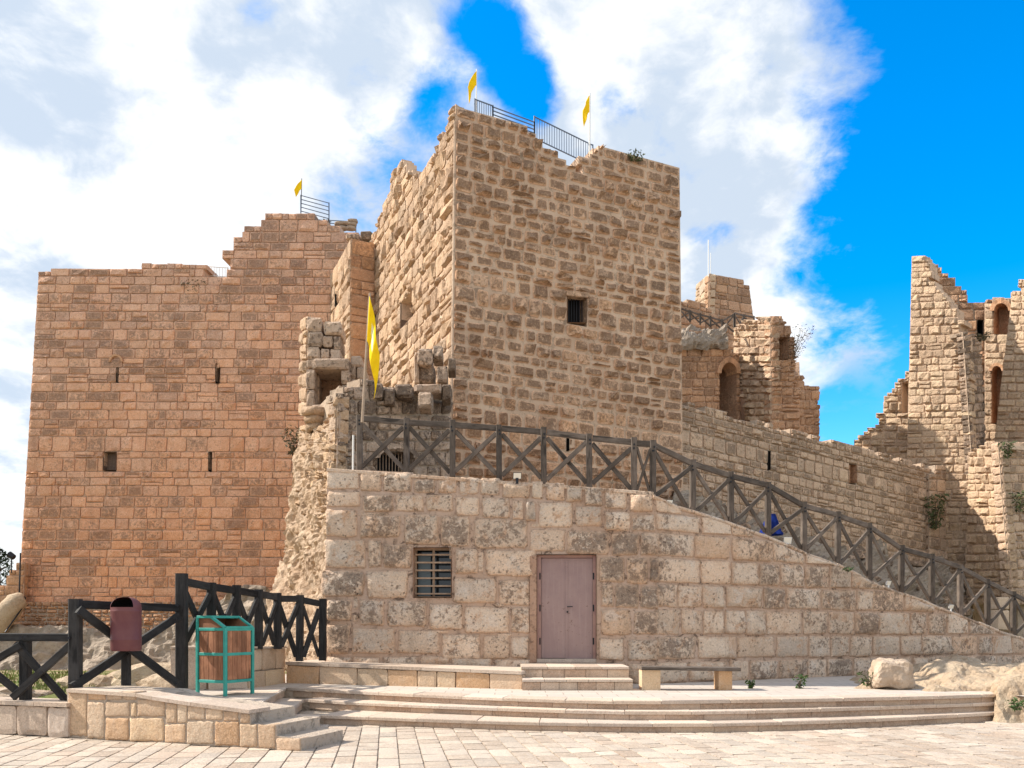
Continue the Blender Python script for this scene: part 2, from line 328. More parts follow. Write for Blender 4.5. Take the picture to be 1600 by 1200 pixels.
def thing(name, label, cat, loc, group=None):
    o = bpy.data.objects.new(name, None); C.objects.link(o); o.location = loc; o.empty_display_size = .3
    o['label'] = label; o['category'] = cat
    if group: o['group'] = group
    return o
def tag(o, label, cat, group=None):
    o['label'] = label; o['category'] = cat
    if group: o['group'] = group
    return o
class MB:                                   # collects shapes for one mesh
    def __init__(s): s.v, s.f, s.uv = [], [], []
    def add(s, vs, fs, uvs=None):
        k = len(s.v); s.v += [Vector(v) for v in vs]
        for i, f in enumerate(fs):
            s.f.append(tuple(j + k for j in f))
            s.uv += uvs[i] if uvs else [(0, 0)] * len(f)
    def hexa(s, c):                          # c: 8 corners, bottom ring then top ring
        s.add(c, [(3, 2, 1, 0), (4, 5, 6, 7), (0, 1, 5, 4), (1, 2, 6, 5), (2, 3, 7, 6), (3, 0, 4, 7)])
    def box(s, x0, x1, y0, y1, z0, z1):
        s.hexa([(x0, y0, z0), (x1, y0, z0), (x1, y1, z0), (x0, y1, z0), (x0, y0, z1), (x1, y0, z1), (x1, y1, z1), (x0, y1, z1)])
    def bar(s, a, b, w, h, up=Vector((0, 0, 1)), ch=.12, seg=1):     # chamfered timber from a to b
        a, b = Vector(a), Vector(b); d = (b - a); L = d.length; d.normalize()
        side = d.cross(up)
        if side.length < 1e-3: side = d.cross(Vector((0, 1, 0)))
        side.normalize(); u = side.cross(d).normalized()
        c = min(w, h) * ch
        ring = [(-w/2 + c, -h/2), (w/2 - c, -h/2), (w/2, -h/2 + c), (w/2, h/2 - c), (w/2 - c, h/2), (-w/2 + c, h/2), (-w/2, h/2 - c), (-w/2, -h/2 + c)]
        vs = [a + side * x + u * y for x, y in ring] + [b + side * x + u * y for x, y in ring]
        fs, uvs = [], []
        r = random.random() * 7
        for i in range(8):
            j = (i + 1) % 8
            fs.append((i, j, 8 + j, 8 + i))
            y0, y1 = i * .07 + r, i * .07 + .07 + r
            uvs.append([(r, y0), (r, y1), (r + L, y1), (r + L, y0)])
        fs.append(tuple(range(7, -1, -1))); uvs.append([(0, 0)] * 8)
        fs.append(tuple(range(8, 16))); uvs.append([(0, 0)] * 8)
        s.add(vs, fs, uvs)
    def tube(s, pts, r, n=8, cap=True):
        pts = [Vector(p) for p in pts]; rs = r if isinstance(r, (list, tuple)) else [r] * len(pts)
        rings = []
        for i, p in enumerate(pts):
            d = (pts[min(i + 1, len(pts) - 1)] - pts[max(i - 1, 0)]).normalized()
            q = d.cross(Vector((0, 0, 1)))
            if q.length < 1e-3: q = Vector((1, 0, 0))
            q.normalize(); w = d.cross(q)
            rings.append([p + (q * math.cos(2 * math.pi * k / n) + w * math.sin(2 * math.pi * k / n)) * rs[i] for k in range(n)])
        vs = [v for rg in rings for v in rg]; fs = []
        for i in range(len(pts) - 1):
            for k in range(n):
                fs.append((i * n + k, i * n + (k + 1) % n, (i + 1) * n + (k + 1) % n, (i + 1) * n + k))
        if cap: fs.append(tuple(range(n - 1, -1, -1))); fs.append(tuple((len(pts) - 1) * n + k for k in range(n)))
        s.add(vs, fs)
    def build(s, name, mat, parent=None, kind=None, smooth=False):
        return mesh_obj(name, s.v, s.f, mat, parent, kind, smooth=smooth, uvs=s.uv, attrs={'tone': [random.random()] * len(s.v), 'rim': [.6] * len(s.v)})

# ------------------------------------------------------------------ masonry
class Masonry:
    """stones of one thing: the largest stay single parts, the rest become one part"""
    def __init__(s, parent, limit=300, name='stone', small='small_stones'):
        s.parent, s.limit, s.items, s.name, s.small = parent, limit, [], name, small
    def add(s, verts, faces, tone, rim, mat):
        pp = [proj(v) for v in verts if v.y > 1]
        xs = [p[0] for p in pp]; ys = [p[1] for p in pp]
        area = (max(xs) - min(xs)) * (max(ys) - min(ys))
        if max(xs) < -5 or min(xs) > 1605 or min(ys) > 1205: area *= .01
        s.items.append((area, verts, faces, tone, rim, mat))
    def finish(s):
        s.items.sort(key=lambda i: -i[0])
        for a, v, f, t, r, m in s.items[:s.limit]:
            mesh_obj(s.name, v, f, m, s.parent, attrs={'tone': [t] * len(v), 'rim': r}, centre=True, smooth=len(v) > 60)
        rest = s.items[s.limit:]
        if rest:
            V, Fc, T, Rm, mats, idx = [], [], [], [], [], []
            for a, v, f, t, r, m in rest:
                if m not in mats: mats.append(m)
                k = len(V); V += v; Fc += [tuple(i + k for i in q) for q in f]; T += [t] * len(v); Rm += r; idx += [mats.index(m)] * len(f)
            o = mesh_obj(s.small, V, Fc, mats, s.parent, kind='stuff', attrs={'tone': T, 'rim': Rm})
            o.data.polygons.foreach_set('material_index', idx)
def stone_shape(poly, n, relief, back, rough=.3, levels=1, roundness=.12, edge=.35):
    """poly: list of 3D points (counter-clockwise seen from the front), n: outward normal"""
    cen = sum(poly, Vector()) / len(poly)
    j = relief * rough
    if len(poly) != 4:                       # clipped stone: bevelled slab
        N_ = len(poly); V = [p - n * back for p in poly] + [p + n * relief * .1 for p in poly] + [p.lerp(cen, .10) + n * (relief * .7 + random.uniform(-j, j) * .5) for p in poly]
        V.append(cen + n * relief * .8)
        Fc = [(l * N_ + i, l * N_ + (i + 1) % N_, (l + 1) * N_ + (i + 1) % N_, (l + 1) * N_ + i) for l in range(2) for i in range(N_)]
        Fc += [(2 * N_ + i, 2 * N_ + (i + 1) % N_, 3 * N_) for i in range(N_)]
        return V, Fc, [0] * 2 * N_ + [.8] * N_ + [1]
    p0, p1, p2, p3 = poly
    if levels > 1: A = [0, .06, .2, .36, .5, .64, .8, .94, 1]; B = [0, .08, .27, .5, .73, .92, 1]
    else: A = [0, .13, .5, .87, 1]; B = [0, .2, .8, 1]
    na, nb = len(A) - 1, len(B) - 1
    V, rim, Fc = [], [], []
    ta, tb = random.uniform(-.5, .5), random.uniform(-.5, .5)
    sd = Vector((random.random() * 50, random.random() * 50, 0))
    h = min((p1 - p0).length, (p3 - p0).length)
    cr = [random.uniform(.3, 1.3) * roundness for _ in range(4)]
    wob = (.006, .035, .035)[levels]
    for jb, b in enumerate(B):
        for ia, a in enumerate(A):
            ea, eb = ia in (0, na), jb in (0, nb)
            a_, b_ = a, b
            if not ea: a_ += random.uniform(-1, 1) * (.05 if levels == 1 else .02)
            if not eb: b_ += random.uniform(-1, 1) * (.05 if levels == 1 else .02)
            if ea: a_ += (1 if ia == 0 else -1) * random.uniform(-.2, 1) * wob
            if eb: b_ += (1 if jb == 0 else -1) * random.uniform(-.2, 1) * wob * 1.4
            p = p0.lerp(p1, a_).lerp(p3.lerp(p2, a_), b_)
            if ea and eb:
                k = (0 if ia == 0 else 1) if jb == 0 else (3 if ia == 0 else 2)
                d = cen - p; p = p + d.normalized() * cr[k] * h * .8
            if ea or eb:
                z = relief * edge * .3 * random.random(); rim.append(0)
            else:
                nz = 1.5 * fbm(p + sd, 1.6 / max(h, .15), 4) if levels > 1 else random.uniform(-.5, .5)
                z = relief * (.8 + ta * (a - .5) + tb * (b - .5)) + nz * j * 1.5
                if ia in (1, na - 1) or jb in (1, nb - 1): z *= random.uniform(.6, .95) if levels < 2 else random.uniform(.25, 1.0); rim.append(.7 if levels < 2 else .45)
                else: rim.append(1)
            V.append(p + n * z)
    W_ = na + 1
    for jb in range(nb):
        for ia in range(na): k = jb * W_ + ia; Fc.append((k, k + 1, k + 1 + W_, k + W_))
    per = [i for i in range(na)] + [na + W_ * i for i in range(nb)] + [W_ * nb + na - i for i in range(na)] + [W_ * (nb - i) for i in range(nb)]
    k0 = len(V); m = len(per)
    for q in per: V.append(V[q] - n * (back + (V[q] - cen).dot(n))); rim.append(0)
    for i in range(m): Fc.append((per[(i + 1) % m], per[i], k0 + i, k0 + (i + 1) % m))
    return V, Fc, rim
def pip(poly, x, y, amp=0):
    if amp:
        x, y = x + amp * fbm((x * .06, y * .06, 1.5), 1, 3), y + amp * fbm((x * .06, y * .06, 8.5), 1, 3)
    r = False; j = len(poly) - 1
    for i in range(len(poly)):
        xi, yi = poly[i]; xj, yj = poly[j]
        if (yi > y) != (yj > y) and x < (xj - xi) * (y - yi) / (yj - yi) + xi: r = not r
        j = i
    return r
class Face:
    """a wall face: bilinear patch through four corners (BL, BR, TR, TL)"""
    def __init__(s, BL, BR, TR, TL):
        s.c = (BL, BR, TR, TL)
        s.n = ((BR - BL).cross(TL - BL) + (TR - TL).cross(TR - BR)).normalized()
        if s.n.dot(-BL - (TR - Vector((0, 0, CZ)))) < 0 and False: s.n = -s.n
    def at(s, u, v):
        BL, BR, TR, TL = s.c
        return (BL.lerp(BR, u)).lerp(TL.lerp(TR, u), v)
    def inv(s, px, py):
        u = v = .5
        for _ in range(30):
            x, y = proj(s.at(u, v)); e = 1e-4
            xu, yu = proj(s.at(u + e, v)); xv, yv = proj(s.at(u, v + e))
            a, b_, c, d = (xu - x) / e, (xv - x) / e, (yu - y) / e, (yv - y) / e
            det = a * d - b_ * c
            ex, ey = px - x, py - y
            u += (d * ex - b_ * ey) / det; v += (-c * ex + a * ey) / det
        return u, v
    def pt(s, px, py): return s.at(*s.inv(px, py))
def lay(ms, face, rows, wmin, wmax, mat, core_mat, sil=None, holes=(), relief=.1, gap=.05, back=.35, core_t=1.2, rough=.3, recess=.05, relief_var=.6, levels=1, umin=0, hide=None, ragged=4, tone=None, roundness=.12, edge=.35, size_jit=0, mitre=(1, 1), split=.14):
    n = face.n
    vs = [0.0]
    for i in range(rows): vs.append(vs[-1] + random.uniform(.78, 1.25))
    vs = [v / vs[-1] for v in vs]
    hh = []
    for (x0, y0, x1, y1) in holes:
        a = face.inv(x0, y1); b_ = face.inv(x1, y0); hh.append((a[0], a[1], b_[0], b_[1]))
    for h in hh:
        for hv in (h[1], h[3]):
            k = min(range(1, rows), key=lambda i: abs(vs[i] - hv)); vs[k] = hv
    snapped = [v for h in hh for v in (h[1], h[3])]
    vs = sorted(v for v in vs if v in (0.0, 1.0) or v in snapped or all(abs(v - q) > .5 / rows for q in snapped))
    rows = len(vs) - 1
    cv, cf = [], []
    off = random.random()
    for r in range(rows):
        v0, v1 = vs[r], vs[r + 1]
        if v1 - v0 < 1e-4: continue
        vm = (v0 + v1) / 2
        Lr = (face.at(1, vm) - face.at(0, vm)).length; Hr = (face.at(.5, v1) - face.at(.5, v0)).length
        cuts = [0.0]
        while cuts[-1] < 1:
            cuts.append(cuts[-1] + random.uniform(wmin, wmax) * (1 if r % 2 else random.uniform(.85, 1.1)) / Lr)
        if cuts[-1] - 1 > 1 - cuts[-2] and len(cuts) > 2: cuts.pop()
        cuts[-1] = 1.0
        rh = [h for h in hh if h[1] < vm < h[3]]
        cells = []
        for a, b_ in zip(cuts, cuts[1:]):
            segs = [(a, b_)]
            for h in rh:
                ns = []
                for (p, q) in segs:
                    if q <= h[0] or p >= h[2]: ns.append((p, q))
                    else:
                        if p < h[0]: ns.append((p, h[0]))
                        if q > h[2]: ns.append((h[2], q))
                segs = ns
            cells += [s_ for s_ in segs if (s_[1] - s_[0]) * Lr > .04]
        kept, broken = [], []
        for (a, b_) in cells:
            cnt = 5
            if sil:
                cnt = 0
                for uu, vv in ((.5, .5), (.06, .08), (.94, .08), (.06, .92), (.94, .92)):
                    x, y = proj(face.at(a + (b_ - a) * uu, v0 + (v1 - v0) * vv)); cnt += pip(sil, x, y, ragged)
            if cnt == 5: kept.append((a, b_))
            elif cnt > 0:
                am_ = a + (b_ - a) * random.uniform(.4, .6); vm_ = v0 + (v1 - v0) * random.uniform(.4, .6)
                low = []
                for (a2, b2) in ((a, am_), (am_, b_)):
                    for (w0, w1) in ((v0, vm_), (vm_, v1)):
                        x, y = proj(face.at((a2 + b2) / 2, (w0 + w1) / 2))
                        if pip(sil, x, y, ragged): low.append((a2, b2, w0, w1))
                if len(low) == 4: kept.append((a, b_))
                else: broken += low
        runs = []
        for (a, b_) in kept:
            if runs and abs(runs[-1][1] - a) < 1e-6: runs[-1][1] = b_
            else: runs.append([a, b_])
        for (a, b_, w0, w1) in [(a, b_, v0, v1) for a, b_ in runs] + broken:
            q = [face.at(a, w0), face.at(b_, w0), face.at(b_, w1), face.at(a, w1)]
            f_ = [p - n * recess for p in q]
            ma = core_t / Lr if a < .001 and mitre[0] else 0; mb_ = core_t / Lr if b_ > .999 and mitre[1] else 0
            ma = min(ma, (b_ - a) * .45); mb_ = min(mb_, (b_ - a) * .45)
            k_ = [p - n * core_t for p in (face.at(a + ma, w0), face.at(b_ - mb_, w0), face.at(b_ - mb_, w1), face.at(a + ma, w1))]
            k = len(cv); cv += f_ + k_
            cf += [(k, k+1, k+2, k+3), (k+7, k+6, k+5, k+4), (k, k+4, k+5, k+1), (k+3, k+2, k+6, k+7), (k, k+3, k+7, k+4), (k+1, k+5, k+6, k+2)]
        pieces = []
        for a, b_ in kept:
            q_ = random.random(); wide = (b_ - a) * Lr / Hr
            if q_ < split * .6:
                vm_ = v0 + (v1 - v0) * random.uniform(.35, .65); pieces += [(a, b_, v0, vm_), (a, b_, vm_, v1)]
            elif q_ < split and wide > 1.3:
                am_ = a + (b_ - a) * random.uniform(.3, .7); pieces += [(a, am_, v0, v1), (am_, b_, v0, v1)]
            else: pieces.append((a, b_, v0, v1))
        for (a, b_, w0, w1) in pieces + broken:
            x, y = proj(face.at((a + b_) / 2, (w0 + w1) / 2))
            if hide and pip(hide, x, y): continue
            gu = gap * random.uniform(.6, 1.4) / Lr / 2; gv = gap * random.uniform(.6, 1.4) / Hr / 2 * (v1 - v0)
            if b_ - a < gu * 3: continue
            ja = [random.uniform(-1, 1) * gv * .8 for _ in range(4)]
            sj = 1 + random.random() ** 2 * size_jit
            gu *= sj; gv *= sj
            poly = [face.at(a + gu, w0 + gv + ja[0]), face.at(b_ - gu, w0 + gv + ja[1]), face.at(b_ - gu, w1 - gv + ja[2]), face.at(a + gu, w1 - gv + ja[3])]
            rl = relief * (1 + random.uniform(-relief_var, relief_var))
            V, Fc, rim = stone_shape(poly, n, rl, back, rough, levels, roundness, edge)
            t = random.random() if tone is None else tone(x, y)
            ms.add(V, Fc, t, rim, mat)
    if cv: mesh_obj('wall_core', cv, cf, core_mat, ms.parent)
    return face
def recess(face, x0, y0, x1, y1, depth, parent, mat_in, name='window', back_mat=None, proud=.04):
    """a lined opening: reveals and a back panel, one part"""
    q = [face.pt(x0, y1), face.pt(x1, y1), face.pt(x1, y0), face.pt(x0, y0)]
    cq = sum(q, Vector()) / 4; q = [p + (cq - p).normalized() * .02 for p in q]
    n = face.n; f_ = [p + n * proud for p in q]; k_ = [p - n * depth for p in q]
    o = mesh_obj(name, f_ + k_, [(0, 1, 5, 4), (1, 2, 6, 5), (2, 3, 7, 6), (3, 0, 4, 7), (4, 5, 6, 7)], mat_in, parent, attrs={'tone': [.4] * 8, 'rim': [.6] * 8})
    if back_mat:
        k2 = [p - n * (depth - .02) for p in q]
        mesh_obj('panel', k2, [(0, 1, 2, 3)], back_mat, o)
    return o, q
def bars(face, x0, y0, x1, y1, nv, nh, r, depth, parent, mat):
    for i in range(nv):
        x = x0 + (x1 - x0) * (i + .5) / nv
        mb = MB(); mb.tube([face.pt(x, y1) - face.n * depth, face.pt(x, y0) - face.n * depth], r, 6); mb.build('bar', mat, parent)
    for i in range(nh):
        y = y0 + (y1 - y0) * (i + .5) / nh
        mb = MB(); mb.tube([face.pt(x0, y) - face.n * depth, face.pt(x1, y) - face.n * depth], r, 6); mb.build('bar', mat, parent)
def prism(name, plan, z0, z1, mat, parent=None, kind=None):
    n = len(plan)
    v = [Vector((x, y, z0)) for x, y in plan] + [Vector((x, y, z1)) for x, y in plan]
    f = [tuple(range(n - 1, -1, -1)), tuple(range(n, 2 * n))] + [(i, (i + 1) % n, n + (i + 1) % n, n + i) for i in range(n)]
    return mesh_obj(name, v, f, mat, parent, kind)
def fbm(v, s, o=4):
    return mnoise.fractal(Vector(v) * s, 1.0, 2.0, o)
def bumpy(name, fn, nu, nv, amp, scale, mat, parent=None, kind=None, seed=0, ridged=True, smooth=False):
    """rock sheet through fn(u, v), pushed along its normal by noise"""
    g = [[fn(i / nu, j / nv) for i in range(nu + 1)] for j in range(nv + 1)]
    V = []
    for j in range(nv + 1):
        for i in range(nu + 1):
            a = g[j][min(i + 1, nu)] - g[j][max(i - 1, 0)]; b_ = g[min(j + 1, nv)][i] - g[max(j - 1, 0)][i]
            n = a.cross(b_)
            n = n.normalized() if n.length > 1e-9 else Vector((0, 0, 1))
            p = g[j][i]; q = p + Vector((seed, seed * 2, 0))
            h = fbm(q, scale, 5)
            if ridged: h = h * .6 + (.5 - abs(fbm(q + Vector((9, 0, 3)), scale * 1.7, 4))) * .7
            V.append(p + n * amp * h)
    Fc = [(j * (nu + 1) + i, j * (nu + 1) + i + 1, (j + 1) * (nu + 1) + i + 1, (j + 1) * (nu + 1) + i) for j in range(nv) for i in range(nu)]
    return mesh_obj(name, V, Fc, mat, parent, kind, smooth=smooth)
def ico_rock(name, cen, rx, ry, rz, mat, parent=None, seed=0, amp=.25, sub=3, cut=None, flat=.35):
    import bmesh
    bm = bmesh.new(); bmesh.ops.create_icosphere(bm, subdivisions=sub, radius=1)
    V = []
    for v in bm.verts:
        p = v.co.copy()
        m = max(abs(p.x), abs(p.y), abs(p.z)); p = p.lerp(p / m, flat)       # squarish
        h = 1 + amp * fbm(p + Vector((seed, 0, 0)), .9, 4)
        V.append(cen + Vector((p.x * rx * h, p.y * ry * h, p.z * rz * h)))
    Fc = [tuple(x.index for x in f.verts) for f in bm.faces]; bm.free()
    return mesh_obj(name, V, Fc, mat, parent)
def shrub(name, base, r, h, n, leaf, mat, label, cat, group=None, seed=0, droop=0, lean=Vector((0, 0, 0)), stems=5, flatten=1):
    rnd = random.Random(seed)
    t = thing(name, label, cat, base, group)
    sm = MB()
    for k in range(stems):
        a = rnd.uniform(0, 6.28); q = rnd.uniform(.2, .8)
        sm.tube([base, base + Vector((math.cos(a) * r * q * .5, math.sin(a) * r * q * .5 * flatten, h * .5)) + lean * .5, base + Vector((math.cos(a) * r * q, math.sin(a) * r * q * flatten, h * .85)) + lean], [leaf * .18, leaf * .12, leaf * .05], 4)
    sm.build('stem', M['bark'], t)
    mb = MB()
    for k in range(n):
        a = rnd.uniform(0, 6.28); rr = r * math.sqrt(rnd.random()); hz = rnd.random()
        c = base + Vector((math.cos(a) * rr * (.4 + .7 * hz), math.sin(a) * rr * (.4 + .7 * hz) * flatten, h * hz - droop * rr)) + lean * hz
        d = Vector((rnd.uniform(-1, 1), rnd.uniform(-1, 1), rnd.uniform(-.5, 1))).normalized(); e = d.cross(Vector((rnd.uniform(-1, 1), rnd.uniform(-1, 1), rnd.uniform(-1, 1)))).normalized()
        l = leaf * rnd.uniform(.6, 1.3)
        mb.add([c - d * l, c + e * l * .35, c + d * l, c - e * l * .35], [(0, 1, 2, 3)])
    mb.build('foliage', mat, t)
    return t

exec_parts = []
# ================================================================== GROUND AND PLAZA
# ground sheet to the horizon, a little below the plaza
gs = []
xs = [-3000, -300, -80, -40, -25, -18, -13, -9, -6, -3, 0, 4, 9, 14, 20, 40, 100, 400, 3000]
ys = [-60, 0, 6, 9, 12, 14, 16, 18, 20, 23, 26, 30, 34, 38, 42, 50, 70, 150, 600, 3000]
def gz(x, y):
    if y < 13: return -.12
    z = -.12 + .42 * min(1, max(0, (y - 13) / 2)) if x < -3 else -.12
    z -= .75 * min(1, max(0, (y - 16) / 20)) if x < -3 else 0
    return z + (fbm((x, y, 0), .3, 3) * .12 if 13 < y < 60 and abs(x) < 60 else 0)
V = [Vector((x, y, gz(x, y))) for y in ys for x in xs]
nx = len(xs)
mesh_obj('ground', V, [(j * nx + i, j * nx + i + 1, (j + 1) * nx + i + 1, (j + 1) * nx + i) for j in range(len(ys) - 1) for i in range(nx - 1)], M['ground'], None, 'structure', smooth=True)
plaza = mesh_obj('plaza', [Vector(p) for p in ((-14, -8, -.014), (22, -8, -.014), (22, 16.0, -.014), (9, 15.5, -.014), (-14, 13.2, -.014))], [(0, 1, 2, 3, 4)], M['paver_core'], None, 'structure')
pm = Masonry(plaza, 300, 'paving_stone', 'far_paving_stones')
ang = R(-98.6); ca, sa = math.cos(ang), math.sin(ang)
up = Vector((0, 0, 1))
row = 0; yy = -16.0
while yy < 22:
    rw = random.uniform(.22, .31); xx = -18 + random.random()
    while xx < 24:
        w = random.uniform(.3, .58)
        cx, cy = xx + w / 2, yy + rw / 2
        wx, wy = cx * ca + cy * sa, -cx * sa + cy * ca
        px_ = 800 + wx / max(wy, .1) * F
        ok = 6.5 < wy < 14.8 and -200 < px_ < 1800
        if ok:
            pj = HZ + CZ / wy * F
            ok = pj > (1128 if px_ > 1300 else 1134)
            if px_ < 480 and pj < 1149 + px_ * .045: ok = False
        if ok:
            g = .009
            poly = []
            for (ax_, ay_) in ((xx + g, yy + g), (xx + w - g, yy + g), (xx + w - g, yy + rw - g), (xx + g, yy + rw - g)):
                poly.append(Vector((ax_ * ca + ay_ * sa, -ax_ * sa + ay_ * ca, 0)))
            Vv, Fc, rim = stone_shape([q + up * random.uniform(-.004, .004) for q in poly], up, .005, .05, .5, 0, .03, .1)
            pm.add(Vv, Fc, random.random(), [max(.5, q) for q in rim], M['paver'])
        xx += w
    yy += rw; row += 1
pm.finish()
# terrace and steps
E = [
    [(500, 1137, 0), (560, 1140, 0), (760, 1148, 0), (970, 1152, 0), (1160, 1149, 0), (1400, 1138, 0), (1585, 1126, 0)],
    [(501, 1117, .145), (560, 1119, .145), (760, 1126, .145), (970, 1130, .145), (1160, 1129, .145), (1400, 1121, .145), (1580, 1111, .145)],
    [(475, 1092, .29), (560, 1097, .29), (760, 1105, .29), (970, 1111, .29), (1160, 1110, .29), (1400, 1103, .29), (1570, 1097, .29)],
    [(447, 1074, .435), (560, 1080, .435), (760, 1089, .435), (970, 1095, .435), (1160, 1093, .435), (1400, 1089, .435), (1560, 1084, .435)]]
EL = [[(470, 1175, 0)], [(472, 1152, .145)], [(432, 1126, .29)], [(390, 1106, .435)]]
def smoothline(pts, k=6):
    w = [G(*p) for p in pts]; out = []
    for i in range(len(w) - 1):
        p0, p1, p2, p3 = w[max(i - 1, 0)], w[i], w[i + 1], w[min(i + 2, len(w) - 1)]
        for q in range(k):
            t = q / k
            out.append(.5 * ((2 * p1) + (p2 - p0) * t + (2 * p0 - 5 * p1 + 4 * p2 - p3) * t * t + (3 * p1 - p0 - 3 * p2 + p3) * t ** 3))
    out.append(w[-1]); return out
steps = thing('stone_steps', 'long flight of three shallow cream stone steps up from the paved plaza', 'steps', G(970, 1152, 0))
sm = Masonry(steps, 300, 'step_stone', 'step_chips')
def arc(line):
    L = [0]
    for a, b_ in zip(line, line[1:]): L.append(L[-1] + (b_ - a).length)
    return L
def along(line, L, s):
    s = max(0, min(s, L[-1]))
    for i in range(len(L) - 1):
        if s <= L[i + 1] + 1e-9: return line[i].lerp(line[i + 1], (s - L[i]) / max(1e-9, L[i + 1] - L[i]))
    return line[-1]
def offs(line, d):
    out = []
    for i, p in enumerate(line):
        t = (line[min(i + 1, len(line) - 1)] - line[max(i - 1, 0)]); t.z = 0; t.normalize()
        out.append(p + Vector((-t.y, t.x, 0)) * d)
    return out
def block(ms, a0, a1, b0, b1, z0, z1, mat, jit=.004):
    """block with plan corners a0,a1 (front) b0,b1 (back), small bevel on top"""
    r = .012
    j = random.uniform(-jit, jit)
    f0, f1 = Vector((a0.x, a0.y, 0)), Vector((a1.x, a1.y, 0)); k0, k1 = Vector((b0.x, b0.y, 0)), Vector((b1.x, b1.y, 0))
    c = (f0 + f1 + k0 + k1) / 4
    def ring(z, ins): return [p.lerp(c, 0) + (c - p).normalized() * ins + up * z for p in (f0, f1, k1, k0)]
    V = ring(z0, 0) + ring(z1 - r + j, 0) + ring(z1 + j, r)
    Fc = []
    for l in range(2):
        for i in range(4): Fc.append((l*4 + i, l*4 + (i+1) % 4, l*4 + 4 + (i+1) % 4, l*4 + 4 + i))
    Fc.append((8, 9, 10, 11)); Fc.append((3, 2, 1, 0))
    ms.add(V, Fc, random.random(), [.6] * 12, mat)
for k in range(3):
    z0, z1 = .145 * k, .145 * (k + 1)
    top = smoothline(E[k + 1]); start = G(*EL[k + 1][0])
    for line, sgn in ((top, 1), ([start, top[0]], 1)):
        L = arc(line)
        front = line
        # tread slabs (nosing) and the riser stones under them, set back a little
        dep = (1.3 if k < 2 else .5)
        bk = offs(line, dep if line is top else .9); rf = offs(line, .05); rb = offs(line, .3)
        if line is not top:
            wd = (G(104, 1151, 0) - G(470, 1174, 0)).normalized(); bk = [p + wd * 1.0 + Vector((0, .02, 0)) for p in line]; rf = [p + wd * .035 + Vector((0, .03, 0)) for p in line]; rb = [p + wd * .3 + Vector((0, .03, 0)) for p in line]
        LB = arc(bk); LF = arc(rf); LR = arc(rb)
        s_ = 0
        while s_ < L[-1] - .05:
            w = random.uniform(.75, 1.2); e = min(s_ + w, L[-1])
            if L[-1] - e < .3: e = L[-1]
            fa, fb = s_ / L[-1], e / L[-1]
            g = .003
            block(sm, along(line, L, s_ + g), along(line, L, e - g), along(bk, LB, fa * LB[-1] + g), along(bk, LB, fb * LB[-1] - g), z1 - .055, z1, M['slab'])
            s_ = e
        s_ = 0
        while s_ < L[-1] - .05:
            w = random.uniform(.35, .75); e = min(s_ + w, L[-1])
            if L[-1] - e < .2: e = L[-1]
            fa, fb = s_ / L[-1], e / L[-1]
            g = .003
            block(sm, along(rf, LF, fa * LF[-1] + g), along(rf, LF, fb * LF[-1] - g), along(rb, LR, fa * LR[-1] + g), along(rb, LR, fb * LR[-1] - g), z0 - .03, z1 - .058, M['riser'], 0)
            s_ = e
for k in range(3):
    z1 = .145 * (k + 1) - .06
    line = [G(*EL[k + 1][0])] + smoothline(E[k + 1])
    line = offs(line, .07); line[0] = line[0] + Vector((-.1, .12, 0))
    bk = [PZ(1640, 18, 0), PZ(440, 18, 0)]
    pl2 = [Vector((p.x, p.y, 0)) for p in line] + [PZ(1640, 17, 0), PZ(1100, 16.5, 0), PZ(446, 17, 0)]
    m_ = len(pl2)
    mesh_obj('step_bed', [p + up * z1 for p in pl2] + [p - up * .05 for p in pl2], [tuple(range(m_))] + [(i, m_ + i, m_ + (i + 1) % m_, (i + 1) % m_) for i in range(m_)], M['clad_core'], steps)
sm.finish()
# terrace surface
tl = smoothline(E[3]); tl = [p + Vector((0, .2, -.006)) for p in tl]
left = [G(392, 1107, .429), PZ(240, 12.2, .429), PZ(110, 12.6, .429), PZ(110, 15, .429), PZ(262, 16.5, .429), PZ(440, 20, .429), PZ(500, 22, .429)]
back = [PZ(900, 20, .429), PZ(1100, 20, .429), PZ(1600, 26, .429), PZ(1750, 24, .429), G(1600, 1088, .429)]
poly = list(reversed(left[:])) 
ring = [left[0]] + tl + list(reversed(back)) + list(reversed(left[1:]))
mesh_obj('terrace', [Vector((p.x, p.y, .429)) for p in ring] + [Vector((p.x, p.y, .0)) for p in ring], [tuple(range(len(ring)))] , M['terrace'], None, 'structure')

# ================================================================== LEFT CASTLE BASTION
bast = thing('castle_bastion', 'broad orange-brown castle wall at the left, with a low parapet and taller shoulder', 'castle wall', P(270, 1000, 40))
bm_ = Masonry(bast, 300)
fb = Face(P(27, 948, 40.6), P(560, 948, 39.2), P(560, 325, 39.2), P(66, 322, 40.6))
sil = [(0, 432), (62, 430), (64, 424), (85, 420), (110, 417), (133, 416), (142, 421), (180, 418), (221, 415), (221.5, 430), (225, 430), (225.5, 415), (325, 413), (326, 431), (355, 433), (356, 390), (365, 376), (374, 366), (386, 358), (394, 351), (408, 349), (411, 342), (419, 334), (499, 336), (502, 346), (513, 353), (525, 359), (575, 362), (575, 960), (0, 960)]
hl = [(161, 706, 182, 735), (337, 568, 343.5, 600), (326, 706, 331, 737), (182, 574, 185, 598)]
def btone(x, y): return random.random()
lay(bm_, fb, 42, .6, 1.15, M['bastion'], M['bastion_core'], sil, hl, relief=.04, gap=.03, back=.5, core_t=1.2, rough=.9, relief_var=.98, roundness=.06, mitre=(0, 0), ragged=1.2, hide=[(505, 690), (600, 560), (600, 960), (490, 960)])
bm_.finish()
prism('inner_block', [(PZ(80, 42, 0).x, 42), (PZ(560, 42, 0).x, 41.5), (-7, 52), (-24, 52)], -1.5, P(60, 440, 40).z, M['bastion_core'], bast)
